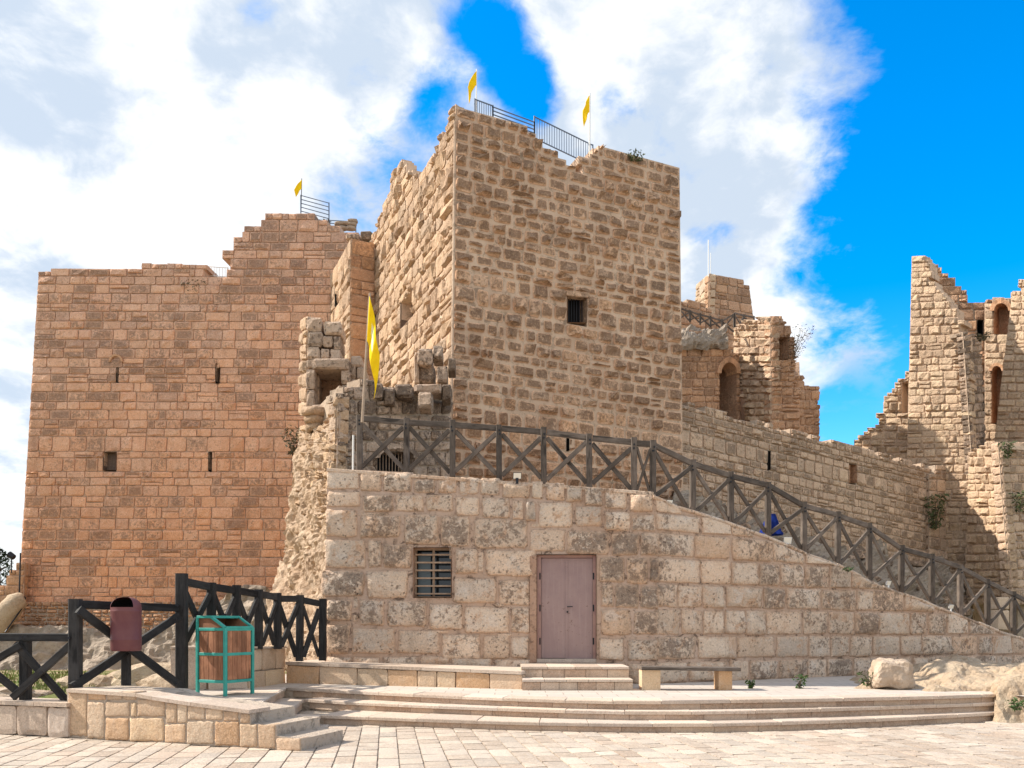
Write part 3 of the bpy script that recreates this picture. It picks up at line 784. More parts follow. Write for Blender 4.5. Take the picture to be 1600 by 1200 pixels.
w_, q = recess(fb, 161, 706, 182, 735, .35, bast, M['shutter_and_shade'], 'window', M['shutter_and_shade'])
for hx in hl[1:]:
    recess(fb, *hx, 1.0, bast, M['dark'], 'arrow_slit', M['dark'])
# blind relieving arch above the small slit
am = MB(); ac = fb.pt(182, 566)
vs = [fb.pt(182 + 11 * math.cos(a), 566 - 12 * math.sin(a)) + fb.n * .09 for a in [math.pi * i / 8 for i in range(9)]]
vi = [fb.pt(182 + 8 * math.cos(a), 566 - 9 * math.sin(a)) + fb.n * .09 for a in [math.pi * i / 8 for i in range(9)]]
for i in range(8): am.add([vs[i], vs[i + 1], vi[i + 1], vi[i], vs[i] - fb.n * .2, vs[i + 1] - fb.n * .2, vi[i + 1] - fb.n * .2, vi[i] - fb.n * .2], [(0, 1, 2, 3), (0, 4, 5, 1), (2, 6, 7, 3)])
am.build('relieving_arch', M['turret'], bast)
# rubble footing under the bastion
def foot(u, v):
    a = P(-40 + 620 * u, 1045, 38.6 if v < .9 else 38.6); b_ = P(-40 + 620 * u, 936, 39.6)
    return a.lerp(b_, v)
fm = Masonry(bast, 0, small='rubble_footing')
ff = Face(P(25, 1000, 39.4), P(470, 1000, 38.6), P(470, 940, 39.0), P(25, 940, 40.2))
lay(fm, ff, 9, .2, .55, M['ruin'], M['grey_core'], None, (), relief=.1, gap=.06, back=.3, core_t=.8, rough=.6)
fm.finish()
bumpy('rock_base', lambda u, v: P(-30 + 540 * u, 1060 - v * (75 + 55 * math.exp(-((u - .78) / .14) ** 2) * 1.3), 37.2 + v * (2.0 - 1.2 * math.exp(-((u - .78) / .14) ** 2))), 90, 24, .7, .55, M['rock_grey'], None, 'structure', 3)

# sloping buttress and its rounded stone at the far left
but = thing('sloping_buttress', 'sloping masonry buttress falling away from the left corner of the bastion', 'buttress', P(10, 1000, 40))
bt = Masonry(but, 200)
fbt = Face(P(-70, 1005, 39.8), P(34, 1005, 39.8), P(38, 862, 39.9), P(-70, 862, 39.9))
lay(bt, fbt, 9, .6, 1.2, M['turret'], M['bastion_core'], [(36, 864), (38, 1010), (-80, 1010), (-80, 985), (-40, 955), (0, 912), (16, 892)], (), relief=.05, gap=.04, back=.4, core_t=1.6)
bt.finish()
mb = MB(); mb.tube([P(-16, 1000, 38.4), P(0, 972, 38.5), P(16, 952, 38.6), P(27, 938, 38.8), P(31, 930, 39)], [.42, .5, .5, .46, .2], 12)
tag(mb.build('rounded_stone', M['rock_cream'], None, None, True), 'long rounded pale stone leaning at the foot of the left corner', 'stone')

# ================================================================== TURRET between bastion and keep
tur = thing('castle_turret', 'slim square turret squeezed between the orange bastion and the tall keep', 'turret', P(548, 640, 35.8))
tm = Masonry(tur, 200)
c0 = (548, 35.8)
zt, zb = P(548, 372, 35.8).z, P(548, 700, 35.8).z
fr = Face(PZ(545, 35.8, zb), PZ(586, 36.3, zb), PZ(586, 36.3, zt), PZ(548, 35.8, zt))
fl = Face(PZ(508, 40, zb), PZ(545, 35.8, zb), PZ(548, 35.8, zt), PZ(513, 40, zt))
lay(tm, fr, 14, .5, 1.1, M['turret'], M['bastion_core'], None, (), relief=.05, gap=.03, back=.4, core_t=.9, rough=.4)
lay(tm, fl, 14, .7, 1.1, M['keep_side'], M['keep_core'], None, [(524.5, 455, 528, 480)], relief=.09, gap=.04, back=.4, core_t=.45, rough=.5)
recess(fl, 524.5, 455, 528, 480, .4, tur, M['dark'], 'arrow_slit', M['dark'])
for (x0, x1, y0, y1) in ((563, 581, 361, 374), (540, 560, 366, 374)):
    poly = [P(x0, y1, 37.2), P(x1, y1, 37.2), P(x1, y0, 37.2), P(x0, y0, 37.2)]
    Vv, Fc, rim = stone_shape(poly, Vector((-.3, -1, 0)).normalized(), .1, .6, .4); tm.add(Vv, Fc, random.random(), rim, M['grey'])
tm.finish()

# ================================================================== KEEP
keep = thing('castle_keep', 'tallest square castle tower, grey-brown front of rough blocks with a notch in its top', 'castle tower', P(850, 840, 28))
km = Masonry(keep, 300)
kf = Face(P(702, 850, 27), P(1069, 880, 30.5), P(1062, 262, 30.5), P(712, 166, 27))
zt2 = 21.7; zb2 = P(702, 850, 27).z
ks = Face(PZ(574, 37.2, zb2), PZ(702, 27, zb2), PZ(712.3, 27, zt2), PZ(581, 37.2, zt2))
front_sil = [(690, 160), (722, 167), (737, 176), (770, 185), (800, 191), (838, 207), (840, 215), (853, 220), (854, 234), (868, 237), (880, 240), (881, 257), (893, 261), (896, 267), (909, 267), (911, 250), (928, 234), (944, 220), (957, 221), (1000, 239), (1045, 256), (1075, 268), (1080, 900), (690, 900)]
hide_k = [(690, 790), (1020, 800), (1080, 830), (1080, 900), (690, 900)]
khole = [(886, 460, 917, 505), (885, 683, 889, 705)]
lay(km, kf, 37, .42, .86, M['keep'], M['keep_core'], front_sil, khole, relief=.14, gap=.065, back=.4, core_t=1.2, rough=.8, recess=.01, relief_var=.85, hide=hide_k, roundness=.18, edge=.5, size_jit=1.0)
side_sil = [(560, 372), (583, 366), (589, 350), (596, 325), (602, 310), (612, 280), (613, 272), (620, 260), (627, 252), (634, 258), (640, 270), (651, 276), (660, 268), (668, 256), (676, 245), (682, 222), (692, 206), (699, 186), (706, 175), (713, 169), (714, 900), (560, 900)]
hide_s = [(560, 640), (720, 640), (720, 900), (560, 900)]
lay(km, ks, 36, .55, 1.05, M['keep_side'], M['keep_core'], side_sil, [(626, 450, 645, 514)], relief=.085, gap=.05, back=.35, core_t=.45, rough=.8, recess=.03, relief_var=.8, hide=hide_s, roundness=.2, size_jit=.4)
km.finish()
X = lambda px, d: (px - 800) / F * d
prism('inner_block', [(X(716, 28.3), 28.4), (X(1055, 31), 31.4), (1.6, 40.5), (-5.6, 37.6)], 2, 14, M['keep_core'], keep)  # unseen inner block, added so no light passes through the tower
w_, q = recess(kf, 886, 460, 917, 505, .55, keep, M['keep'], 'window', M['dark'])
bars(kf, 887, 462, 916, 504, 7, 0, .016, .22, w_, M['iron'])
mb = MB(); a_, b_ = kf.pt(883, 458), kf.pt(920, 462); mb.bar(a_ - kf.n * .08, b_ - kf.n * .08, .3, .2); mb.build('lintel', M['keep'], w_)
recess(kf, *khole[1], .6, keep, M['dark'], 'arrow_slit', M['dark'])
recess(ks, 626, 450, 645, 514, 1.1, keep, M['shutter_and_shade'], 'window', M['dark'], .02)  # dark brown reveals stand in for the shaded window interior
# cream corner strip; its brightness stands in for the sunlit edge
mb = MB(); mb.tube([P(703, 760, 26.93), P(706.5, 560, 26.93), P(711, 190, 26.93)], .05, 6); mb.build('corner_strip_highlight', M['keep_core'], keep)

# railings on the roofs
def railing(name, label, pts, mat, vertical=True, n=8, h=1.1, rails=5, group='blue grey metal railings on the castle roofs', vbars=True, lean=0):
    t = thing(name, label, 'railing', pts[0], group)
    a, b_ = Vector(pts[0]), Vector(pts[1]); hz = up * h
    for p in (a, b_):
        mb = MB(); mb.tube([p - up * .1, p + hz], .03, 6); mb.build('post', mat, t)
    if vertical:
        for e in (h * .97, h * .08):
            mb = MB(); mb.tube([a + up * e, b_ + up * e], .022, 6); mb.build('rail', mat, t)
        for i in range(1, n):
            p = a.lerp(b_, i / n); mb = MB(); mb.tube([p + up * h * .08, p + up * h * .97], .013, 5); mb.build('bar', mat, t)
    else:
        for i in range(rails):
            e = h * (.12 + .86 * i / (rails - 1)); mb = MB(); mb.tube([a + up * e, b_ + up * e], .02, 6); mb.build('rail', mat, t)
    return t
railing('metal_railing', 'short barred railing at the left end of the keep roof', (P(742, 184, 28), P(770, 194, 28.3)), M['blue_rail'], True, 8, .64)
railing('metal_railing', 'plain horizontal rails along the middle of the keep roof', (P(770, 194, 28.3), P(835, 217, 29.3)), M['blue_rail'], False, h=.6, rails=5)
railing('metal_railing', 'long barred railing over the notch in the keep roof', (P(835, 219, 29.3), P(926, 262, 30.6)), M['blue_rail'], True, 24, .85)
railing('metal_railing', 'small barred railing in the gap beside the bastion shoulder', (P(326, 432, 40.6), P(356, 434, 40.6)), M['white_paint'], True, 7, .5)
railing('metal_railing', 'tall rail frame beside the flag on the bastion shoulder', (P(470, 340, 40.4), P(514, 352, 40.4)), M['blue_rail'], False, h=.9 + .2, rails=6)
railing('metal_railing', 'low rail running past the stacked sacks on the bastion roof', (P(515, 360, 40.5), P(556, 362, 41)), M['blue_rail'], False, h=.5, rails=4)
for i, (x, y) in enumerate(((527, 357), (535, 357), (548, 357), (531, 350), (549, 351), (540, 349.5), (551, 346))):
    o = ico_rock('sand_sack', P(x, y, 40.2), .26, .2, .11, M['sack'], None, i * 3, .15, 2)
    tag(o, ['lower left sack in the pale pile on the bastion roof', 'lower middle sack in the pale pile on the bastion roof', 'lower right sack in the pale pile on the bastion roof', 'second-layer left sack in the pale pile on the bastion roof', 'second-layer right sack in the pale pile on the bastion roof', 'top sack of the left stack on the bastion roof', 'top sack of the right stack on the bastion roof'][i], 'sack', 'sacks piled on the bastion roof')

# ================================================================== OUTWORK in front of the keep
out = thing('ruined_outwork', 'ruined grey stone outwork with a square projecting niche in front of the keep', 'ruined wall', P(600, 740, 22.5))
om = Masonry(out, 300)
fo = Face(P(524, 770, 21.6), P(706, 770, 24.8), P(706, 530, 24.8), P(528, 530, 21.6))
sil_o = [(515, 622), (528, 615), (540, 607), (552, 603), (562, 596), (580, 594), (598, 598), (618, 602), (690, 600), (706, 600), (712, 780), (515, 780)]
lay(om, fo, 12, .35, .75, M['grey'], M['grey_core'], sil_o, [(586, 706, 646, 760)], relief=.08, gap=.04, back=.35, core_t=.6, rough=.8, relief_var=.8)
w_, q = recess(fo, 586, 706, 646, 760, .6, out, M['grey'], 'grille_opening', M['dark'])
bars(fo, 587, 706, 645, 760, 12, 0, .012, .15, w_, M['rust'])
vs = MB()
for i in range(8):
    a0, a1 = math.pi * i / 8, math.pi * (i + 1) / 8
    pp = [fo.pt(617 + r_ * math.cos(a) , 716 - r2 * math.sin(a)) + fo.n * .1 for a, r_, r2 in ((a0, 34, 22), (a1, 34, 22), (a1, 27, 15), (a0, 27, 15))]
    V8 = pp + [p - fo.n * .3 for p in pp]
    mesh_obj('arch_stone', V8, [(0, 1, 2, 3), (0, 4, 5, 1), (1, 5, 6, 2), (2, 6, 7, 3), (3, 7, 4, 0)], M['grey'], w_, attrs={'tone': [random.random()] * 8, 'rim': [.6] * 8})
# pier with projecting box niche
def box_stone(ms, x0, y0, x1, y1, d, depth, mat, relief=.08, n=Vector((.05, -1, 0)).normalized(), t=None, rough=.5, levels=1, roundness=.12):
    poly = [P(x0, y1, d), P(x1, y1, d), P(x1, y0, d), P(x0, y0, d)]
    Vv, Fc, rim = stone_shape(poly, n, relief, depth, rough, levels, roundness); ms.add(Vv, Fc, random.random() if t is None else t, rim, mat)
for (x0, y0, x1, y1) in ((478, 496, 503, 518), (480, 518, 505, 542), (506, 502, 534, 524), (504, 525, 520, 542), (521, 525, 532, 546), (480, 542, 500, 562), (501, 545, 515, 562), (516, 546, 532, 566), (478, 562, 510, 576), (511, 561, 540, 578),
                         (479, 577, 493, 596), (480, 597, 494, 618), (479, 618, 494, 640), (539, 572, 556, 592), (541, 592, 556, 612), (532, 612, 552, 628), (548, 556, 566, 574), (557, 574, 572, 594)):
    box_stone(om, x0, y0, x1, y1, 25.6, .9, M['grey'], .1)
for (x0, y0, x1, y1, d) in ((486, 560, 546, 577, 25.2), (533, 577, 547, 600, 25.3), (534, 601, 547, 634, 25.3), (478, 577, 492, 608, 25.2), (479, 609, 492, 640, 25.2)):
    box_stone(om, x0, y0, x1, y1, d, 1.2, M['grey'], .09, t=.75)
mesh_obj('niche_back', [P(490, 642, 26.6), P(545, 642, 26.6), P(545, 570, 26.6), P(490, 570, 26.6)], [(0, 1, 2, 3)], M['ruin'], out, attrs={'tone': [.2] * 4, 'rim': [.6] * 4})
mesh_obj('niche_side', [P(541, 642, 25.7), P(536, 642, 26.55), P(536, 572, 26.55), P(541, 572, 25.7), P(493, 574, 25.7), P(493, 576, 26.55), P(541, 576, 26.55), P(541, 574, 25.7)], [(0, 1, 2, 3), (4, 5, 6, 7)], M['grey'], out, attrs={'tone': [.6] * 8, 'rim': [.6] * 8})
# pier left return, in the sun
fpl = Face(P(468, 650, 27.6), P(479, 650, 25.55), P(478, 494, 25.55), P(471, 497, 27.6))
lay(om, fpl, 7, .8, 1.4, M['keep_side'], M['keep_core'], None, (), relief=.08, gap=.05, back=.4, core_t=.4)
# moulded corbel under the niche
for k, (r0, zz) in enumerate(((.78, 640), (.62, 651), (.42, 661))):
    mb = MB(); c = P(494, zz + 4, 24.2)
    pts = []
    mb.tube([c + Vector((-.32, .5, 0)), c + Vector((-.28 + .04 * k, -.12 + .1 * k, 0)), c + Vector((.05, -.26 + .1 * k, 0)), c + Vector((.36 - .1 * k, -.05 + .12 * k, -.02)), c + Vector((.42 - .1 * k, .9, 0))], .13, 8)
    mb.build('corbel_moulding', M['keep_side'], out, smooth=True)
box_stone(om, 486, 632, 513, 655, 24.3, 1.2, M['grey'], .15, t=.2, roundness=.3)
# stub of pier and corbels beside the keep corner
for (x0, y0, x1, y1, d) in ((652, 545, 676, 570, 24.6), (676, 540, 692, 562, 24.9), (647, 550, 655, 600, 24.8), (654, 571, 680, 598, 25.0), (682, 572, 700, 598, 24.3), (700, 560, 712, 580, 24.4), (617, 600, 645, 622, 23.0), (646, 600, 690, 614, 23.4), (653, 612, 676, 638, 22.8), (690, 600, 705, 624, 23.6), (600, 607, 616, 632, 22.7), (575, 598, 598, 622, 22.5)):
    box_stone(om, x0, y0, x1, y1, d, .7, M['grey'], .12)
fol = Face(P(503, 730, 23.4), P(525, 760, 21.6), P(528, 614, 21.6), P(509, 660, 23.4))
lay(om, fol, 7, .5, .9, M['keep_side'], M['keep_core'], None, (), relief=.1, gap=.05, back=.3, core_t=.4, rough=.8)
frk = Face(P(452, 868, 26.4), P(520, 868, 20.7), P(524, 664, 21.7), P(471, 664, 27.3))
lay(om, frk, 15, .4, 1.0, M['rock_lit_stone'], M['keep_core'], [(462, 660), (530, 660), (530, 850), (505, 866), (480, 852), (462, 866), (440, 860), (455, 800), (466, 720)], (), relief=.13, gap=.04, back=.3, core_t=.4, rough=1.0, relief_var=.9, ragged=9, roundness=.25)
om.finish()
# sunlit rock wall below the outwork
Lp = [(470, 668, 27.4), (464, 720, 26.8), (454, 800, 26.2), (446, 880, 25.6), (452, 925, 25), (436, 985, 23.6), (425, 1045, 22.6)]
Rp = [(524, 668, 21.9), (527, 700, 21.6), (528, 740, 21.4), (524, 800, 21.2), (520, 880, 20.6), (520, 980, 20.0), (518, 1045, 19.4)]
def poly_at(pl, t):
    k = t * (len(pl) - 1); i = min(int(k), len(pl) - 2); f_ = k - i
    return P(*[a + (b_ - a) * f_ for a, b_ in zip(pl[i], pl[i + 1])])
bumpy('rock_face', lambda u, v: poly_at(Lp, 1 - v).lerp(poly_at(Rp, 1 - v), u), 60, 130, .30, 1.5, M['rock_lit'], None, 'structure', 5)
def rl2(u, v):
    a = P(395 + 70 * u, 1048 - v * 10, 24 - 1.5 * u); b_ = P(440 + 30 * u, 880, 28 - 2 * u)
    return a.lerp(b_, v)
bumpy('rock_shoulder', rl2, 24, 40, .35, .9, M['rock_lit'], None, 'structure', 11)

prism('inner_block', [(X(530, 22.5), 22.5), (X(690, 25.6), 25.6), (X(640, 29), 29), (X(492, 29), 29), (X(500, 24.5), 24.5)], 1.5, P(600, 612, 24).z - .25, M['grey_core'], out)
# ================================================================== CURTAIN WALL, RIGHT
cur = thing('curtain_wall', 'long grey-beige castle wall running right behind the timber ramp fence', 'castle wall', P(1280, 840, 36))
cm = Masonry(cur, 300)
cz1 = P(1064, 626, 30.6).z
fc = Face(P(1064, 812, 30.6), P(1512, 895, 43), P(1512, 742, 43), P(1064, 624, 30.6))
sil_c = [(1050, 632), (1065, 628), (1120, 643), (1160, 654), (1280, 684), (1330, 691), (1360, 703), (1440, 727), (1475, 738), (1520, 744), (1520, 900), (1050, 900)]
lay(cm, fc, 14, .4, .78, M['curtain'], M['curtain_core'], sil_c, [(1327, 726, 1338, 755), (1200, 704, 1203, 735)], relief=.055, gap=.04, back=.4, core_t=1.6, rough=.6, relief_var=.8, size_jit=.4)
w_, q = recess(fc, 1327, 726, 1338, 755, .8, cur, M['turret'], 'window', M['shutter_and_shade'])
recess(fc, 1200, 704, 1203, 735, .6, cur, M['dark'], 'arrow_slit', M['dark'])
# stepped rise against the right tower
fs_ = Face(P(1452, 900, 40.4), P(1545, 925, 42.6), P(1545, 690, 42.6), P(1452, 690, 40.4))
lay(cm, fs_, 14, .5, 1.0, M['curtain'], M['curtain_core'], [(1450, 742), (1464, 742), (1465, 730), (1480, 730), (1481, 716), (1494, 716), (1495, 704), (1550, 704), (1550, 940), (1450, 940)], (), relief=.06, gap=.04, back=.4, core_t=1.4, rough=.5)
cm.finish()

# ================================================================== RIGHT RUINED TOWER
rt = thing('ruined_tower', 'tall ruined sunlit tower at the right edge with hollow arched interior', 'ruined tower', P(1500, 900, 40))
rm = Masonry(rt, 300)
fa = Face(P(1411, 940, 42.4), P(1531, 940, 40), P(1510, 395, 40), P(1424, 400, 42.4))
sil_a = [(1400, 406), (1423, 404), (1440, 402), (1449, 404), (1450, 436), (1462, 440), (1463, 454), (1470, 458), (1484, 466), (1486, 478), (1494, 484), (1497, 500), (1506, 510), (1540, 960), (1400, 960)]
lay(rm, fa, 46, .38, .8, M['rtower'], M['keep_core'], sil_a, (), relief=.08, gap=.035, back=.4, core_t=.9, rough=.7, relief_var=.9)
fbb = Face(P(1522, 745, 40.0), P(1542, 745, 42.2), P(1532, 495, 42.2), P(1505, 500, 40.0))
lay(rm, fbb, 22, .5, 1.1, M['grey'], M['grey_core'], [(1500, 510), (1520, 522), (1533, 540), (1545, 760), (1500, 760)], (), relief=.07, gap=.04, back=.35, core_t=.7, rough=.6)
# inner back walls with arched hollows
fi = Face(P(1440, 745, 45.5), P(1562, 745, 44.4), P(1562, 395, 44.4), P(1440, 395, 45.5))
sil_i = [(1440, 406), (1449, 404), (1460, 414), (1470, 424), (1482, 432), (1490, 442), (1502, 450), (1512, 456), (1522, 468), (1536, 474), (1550, 470), (1565, 462), (1570, 760), (1440, 760)]
ih = [(1527, 500, 1536, 526), (1530, 615, 1542, 646)]
lay(rm, fi, 27, .5, 1.1, M['ruin'], M['grey_core'], sil_i, ih, relief=.09, gap=.04, back=.35, core_t=1, rough=.7)
for h in ih: recess(fi, *h, .9, rt, M['dark'], 'doorway', M['dark'])
fj = Face(P(1538, 745, 44.0), P(1605, 745, 42.6), P(1605, 430, 42.6), P(1538, 430, 44.0))
sil_j = [(1536, 474), (1552, 470), (1568, 464), (1590, 457), (1591, 440), (1600, 436), (1612, 440), (1612, 760), (1536, 760)]
ah = [(1553, 474, 1577, 522), (1550, 572, 1566, 662)]
lay(rm, fj, 24, .5, 1.0, M['rtower'], M['keep_core'], sil_j, ah, relief=.07, gap=.035, back=.35, core_t=.5, rough=.6)
for h in ah:
    o, q = recess(fj, *h, .9, rt, M['turret'], 'arched_niche', M['ruin'])
    for i in range(8):
        a0, a1 = math.pi * i / 8, math.pi * (i + 1) / 8; cxp = (h[0] + h[2]) / 2; rw = (h[2] - h[0]) / 2
        pp = [fj.pt(cxp + k_ * rw * math.cos(a), h[1] + rw * 1.0 - k_ * rw * math.sin(a) * 1.05) + fj.n * .09 for a, k_ in ((a0, 1.5), (a1, 1.5), (a1, .93), (a0, .93))]
        V8 = pp + [p - fj.n * .5 for p in pp]
        mesh_obj('arch_stone', V8, [(0, 1, 2, 3), (0, 4, 5, 1), (1, 5, 6, 2), (2, 6, 7, 3), (3, 7, 4, 0)], M['turret'], o, attrs={'tone': [random.random()] * 8, 'rim': [.6] * 8})
# right pier, lit, with its shaded flank
fk = Face(P(1548, 745, 40.8), P(1640, 745, 39), P(1640, 500, 39), P(1576, 520, 41.2))
sil_k = [(1577, 500), (1580, 470), (1590, 457), (1660, 440), (1660, 760), (1545, 760), (1552, 690)]
fk = Face(P(1546, 745, 41.4), P(1660, 745, 38.8), P(1660, 430, 38.8), P(1584, 430, 41.4))
lay(rm, fk, 28, .4, .8, M['rtower'], M['keep_core'], [(1578, 458), (1592, 456), (1593, 440), (1700, 430), (1700, 760), (1540, 760)], (), relief=.08, gap=.035, back=.4, core_t=1.2, rough=.6)
# lower buttress
fl1 = Face(P(1509, 945, 39.6), P(1582, 945, 36.8), P(1562, 690, 37.6), P(1513, 690, 40.2))
sil_b = [(1500, 708), (1530, 700), (1550, 690), (1566, 700), (1590, 960), (1500, 960)]
lay(rm, fl1, 19, .45, .9, M['rtower'], M['keep_core'], sil_b, (), relief=.11, gap=.04, back=.4, core_t=1.3, rough=.6, relief_var=.9)
fl2 = Face(P(1581, 945, 36.8), P(1700, 945, 41.5), P(1700, 690, 42), P(1561, 690, 37.6))
lay(rm, fl2, 19, .45, .9, M['curtain'], M['curtain_core'], None, (), relief=.1, gap=.04, back=.4, core_t=1.3, rough=.6)
# left ruined wing with a window showing sky
fw = Face(P(1325, 720, 45.5), P(1424, 720, 43.0), P(1424, 575, 43.0), P(1325, 575, 45.5))
sil_w = [(1318, 700), (1338, 690), (1350, 678), (1364, 668), (1374, 655), (1376, 635), (1386, 618), (1396, 604), (1404, 592), (1414, 586), (1426, 584), (1426, 730), (1318, 730)]
lay(rm, fw, 13, .4, .9, M['rtower'], M['keep_core'], sil_w, [(1408.5, 597, 1420, 645)], relief=.12, gap=.05, back=.4, core_t=.9, rough=.8, relief_var=.9)
rm.finish()
prism('tower_mass', [(PZ(1450, 46.6, 0).x, 46.6), (PZ(1700, 46, 0).x, 46), (PZ(1700, 52, 0).x, 52), (PZ(1450, 52, 0).x, 52)], 1, P(1530, 480, 45).z, M['grey_core'], rt)
prism('buttress_mass', [(PZ(1520, 41.8, 0).x, 41.8), (PZ(1590, 39.0, 0).x, 39.0), (PZ(1720, 42.5, 0).x, 43.2), (PZ(1720, 48, 0).x, 46), (PZ(1530, 46, 0).x, 46)], 1, P(1560, 702, 40).z, M['grey_core'], rt)

# ================================================================== BACK RUIN
ru = thing('ruined_gatehouse', 'crumbling castle ruin with an open arch behind the long wall', 'ruin', P(1170, 680, 44))
gm = Masonry(ru, 300)
fA = Face(P(1060, 690, 42), P(1156, 690, 44.5), P(1156, 510, 44.5), P(1060, 510, 42))
lay(gm, fA, 15, .5, 1.1, M['ruin'], M['bastion_core'], [(1050, 514), (1080, 512), (1100, 520), (1120, 530), (1135, 545), (1160, 556), (1160, 700), (1050, 700)], [(1124, 566, 1150, 660)], relief=.07, gap=.04, back=.4, core_t=1.2, rough=.6)
o, q = recess(fA, 1124, 566, 1150, 700, 2.4, ru, M['ruin'], 'archway', M['dark'])
for i in range(9):
    a0, a1 = math.pi * i / 9, math.pi * (i + 1) / 9
    pp = [fA.pt(1137 + k_ * math.cos(a), 584 - k2 * math.sin(a)) + fA.n * .12 for a, k_, k2 in ((a0, 18.5, 25), (a1, 18.5, 25), (a1, 12.2, 17), (a0, 12.2, 17))]
    mesh_obj('arch_stone', pp + [p - fA.n * .8 for p in pp], [(0, 1, 2, 3), (0, 4, 5, 1), (1, 5, 6, 2), (2, 6, 7, 3), (3, 7, 4, 0)], M['turret'], o, attrs={'tone': [random.random()] * 8, 'rim': [.6] * 8})
# low blocking wall inside the arch
fq = Face(P(1122, 690, 45.6), P(1158, 690, 45.6), P(1158, 600, 45.6), P(1122, 600, 45.6))
lay(gm, fq, 6, .5, 1.0, M['ruin'], M['grey_core'], [(1120, 612), (1132, 606), (1142, 600), (1160, 606), (1160, 700), (1120, 700)], (), relief=.07, gap=.05, back=.3, core_t=.5)
# sunlit chunk
fB = Face(P(1146, 700, 45.2), P(1206, 700, 42.2), P(1206, 480, 42.2), P(1146, 480, 45.2))
lay(gm, fB, 18, .5, 1.0, M['rtower'], M['keep_core'], [(1146, 512), (1160, 506), (1175, 500), (1190, 494), (1203, 490), (1208, 492), (1208, 700), (1166, 700), (1160, 620), (1146, 560)], (), relief=.15, gap=.05, back=.5, core_t=1.0, rough=.8)
fC = Face(P(1205, 705, 42.2), P(1250, 705, 43.2), P(1250, 480, 43.2), P(1205, 480, 42.2))
lay(gm, fC, 18, .5, 1.0, M['ruin'], M['bastion_core'], [(1203, 490), (1212, 492), (1222, 500), (1232, 512), (1240, 530), (1245, 560), (1246, 600), (1256, 640), (1256, 710), (1203, 710)], [(1216, 526, 1232, 562)], relief=.14, gap=.05, back=.5, core_t=1.1, rough=.8)
o, q = recess(fC, 1216, 526, 1232, 562, .8, ru, M['ruin'], 'arched_niche', M['turret'])
fD = Face(P(1243, 705, 43.4), P(1281, 705, 44.6), P(1281, 580, 44.6), P(1243, 580, 43.4))
lay(gm, fD, 9, .4, .8, M['ruin'], M['bastion_core'], [(1240, 586), (1250, 582), (1258, 590), (1262, 602), (1282, 604), (1282, 710), (1240, 710)], (), relief=.1, gap=.05, back=.4, core_t=1.0, rough=.6)
# terrace wall behind, then the upper block
fE = Face(P(1058, 560, 47.5), P(1165, 575, 49.5), P(1165, 490, 49.5), P(1058, 463, 47.5))
lay(gm, fE, 7, .5, 1.1, M['ruin'], M['grey_core'], [(1050, 466), (1085, 470), (1100, 474), (1120, 490), (1150, 500), (1165, 512), (1165, 580), (1050, 580)], (), relief=.05, gap=.04, back=.4, core_t=1.0)
fF = Face(P(1106, 560, 51), P(1188, 570, 53), P(1170, 438, 53), P(1108, 427, 51))
lay(gm, fF, 10, .6, 1.2, M['ruin'], M['grey_core'], [(1100, 427), (1125, 430), (1168, 439), (1172, 452), (1178, 470), (1186, 485), (1190, 575), (1100, 575)], (), relief=.05, gap=.04, back=.4, core_t=2.0)
fG = Face(P(1080, 560, 55), P(1106, 560, 51), P(1108, 427, 51), P(1088, 444, 55))
lay(gm, fG, 10, .8, 1.4, M['rtower'], M['keep_core'], None, (), relief=.05, gap=.04, back=.4, core_t=1.2)
gm.finish()
prism('ruin_mass', [(PZ(1070, 45, 0).x, 45.5), (PZ(1120, 46, 0).x, 46.5), (PZ(1155, 47, 0).x, 47), (PZ(1250, 45.5, 0).x, 45.6), (PZ(1250, 50, 0).x, 50), (PZ(1070, 52, 0).x, 52)], 3, P(1150, 560, 45).z, M['bastion_core'], ru)
bumpy('overhang', lambda u, v: P(1062 + 72 * u, 545 - 30 * v, 41.6 + 2.2 * u + v * .8 - .5 * math.sin(v * 3.1)), 30, 12, .5, 1.2, M['rock_grey'], ru, None, 21)

mb = MB(); mb.tube([P(1107, 432, 51), P(1107, 375, 51)], .035, 6)
tag(mb.build('antenna_mast', M['white_paint']), 'thin antenna mast on the block behind the keep', 'antenna')
mb = MB(); mb.tube([P(1110, 432, 51.2), P(1110.5, 395, 51.2)], .02, 6)
tag(mb.build('antenna_rod', M['white_paint']), 'shorter thin rod beside the tall antenna mast', 'antenna')

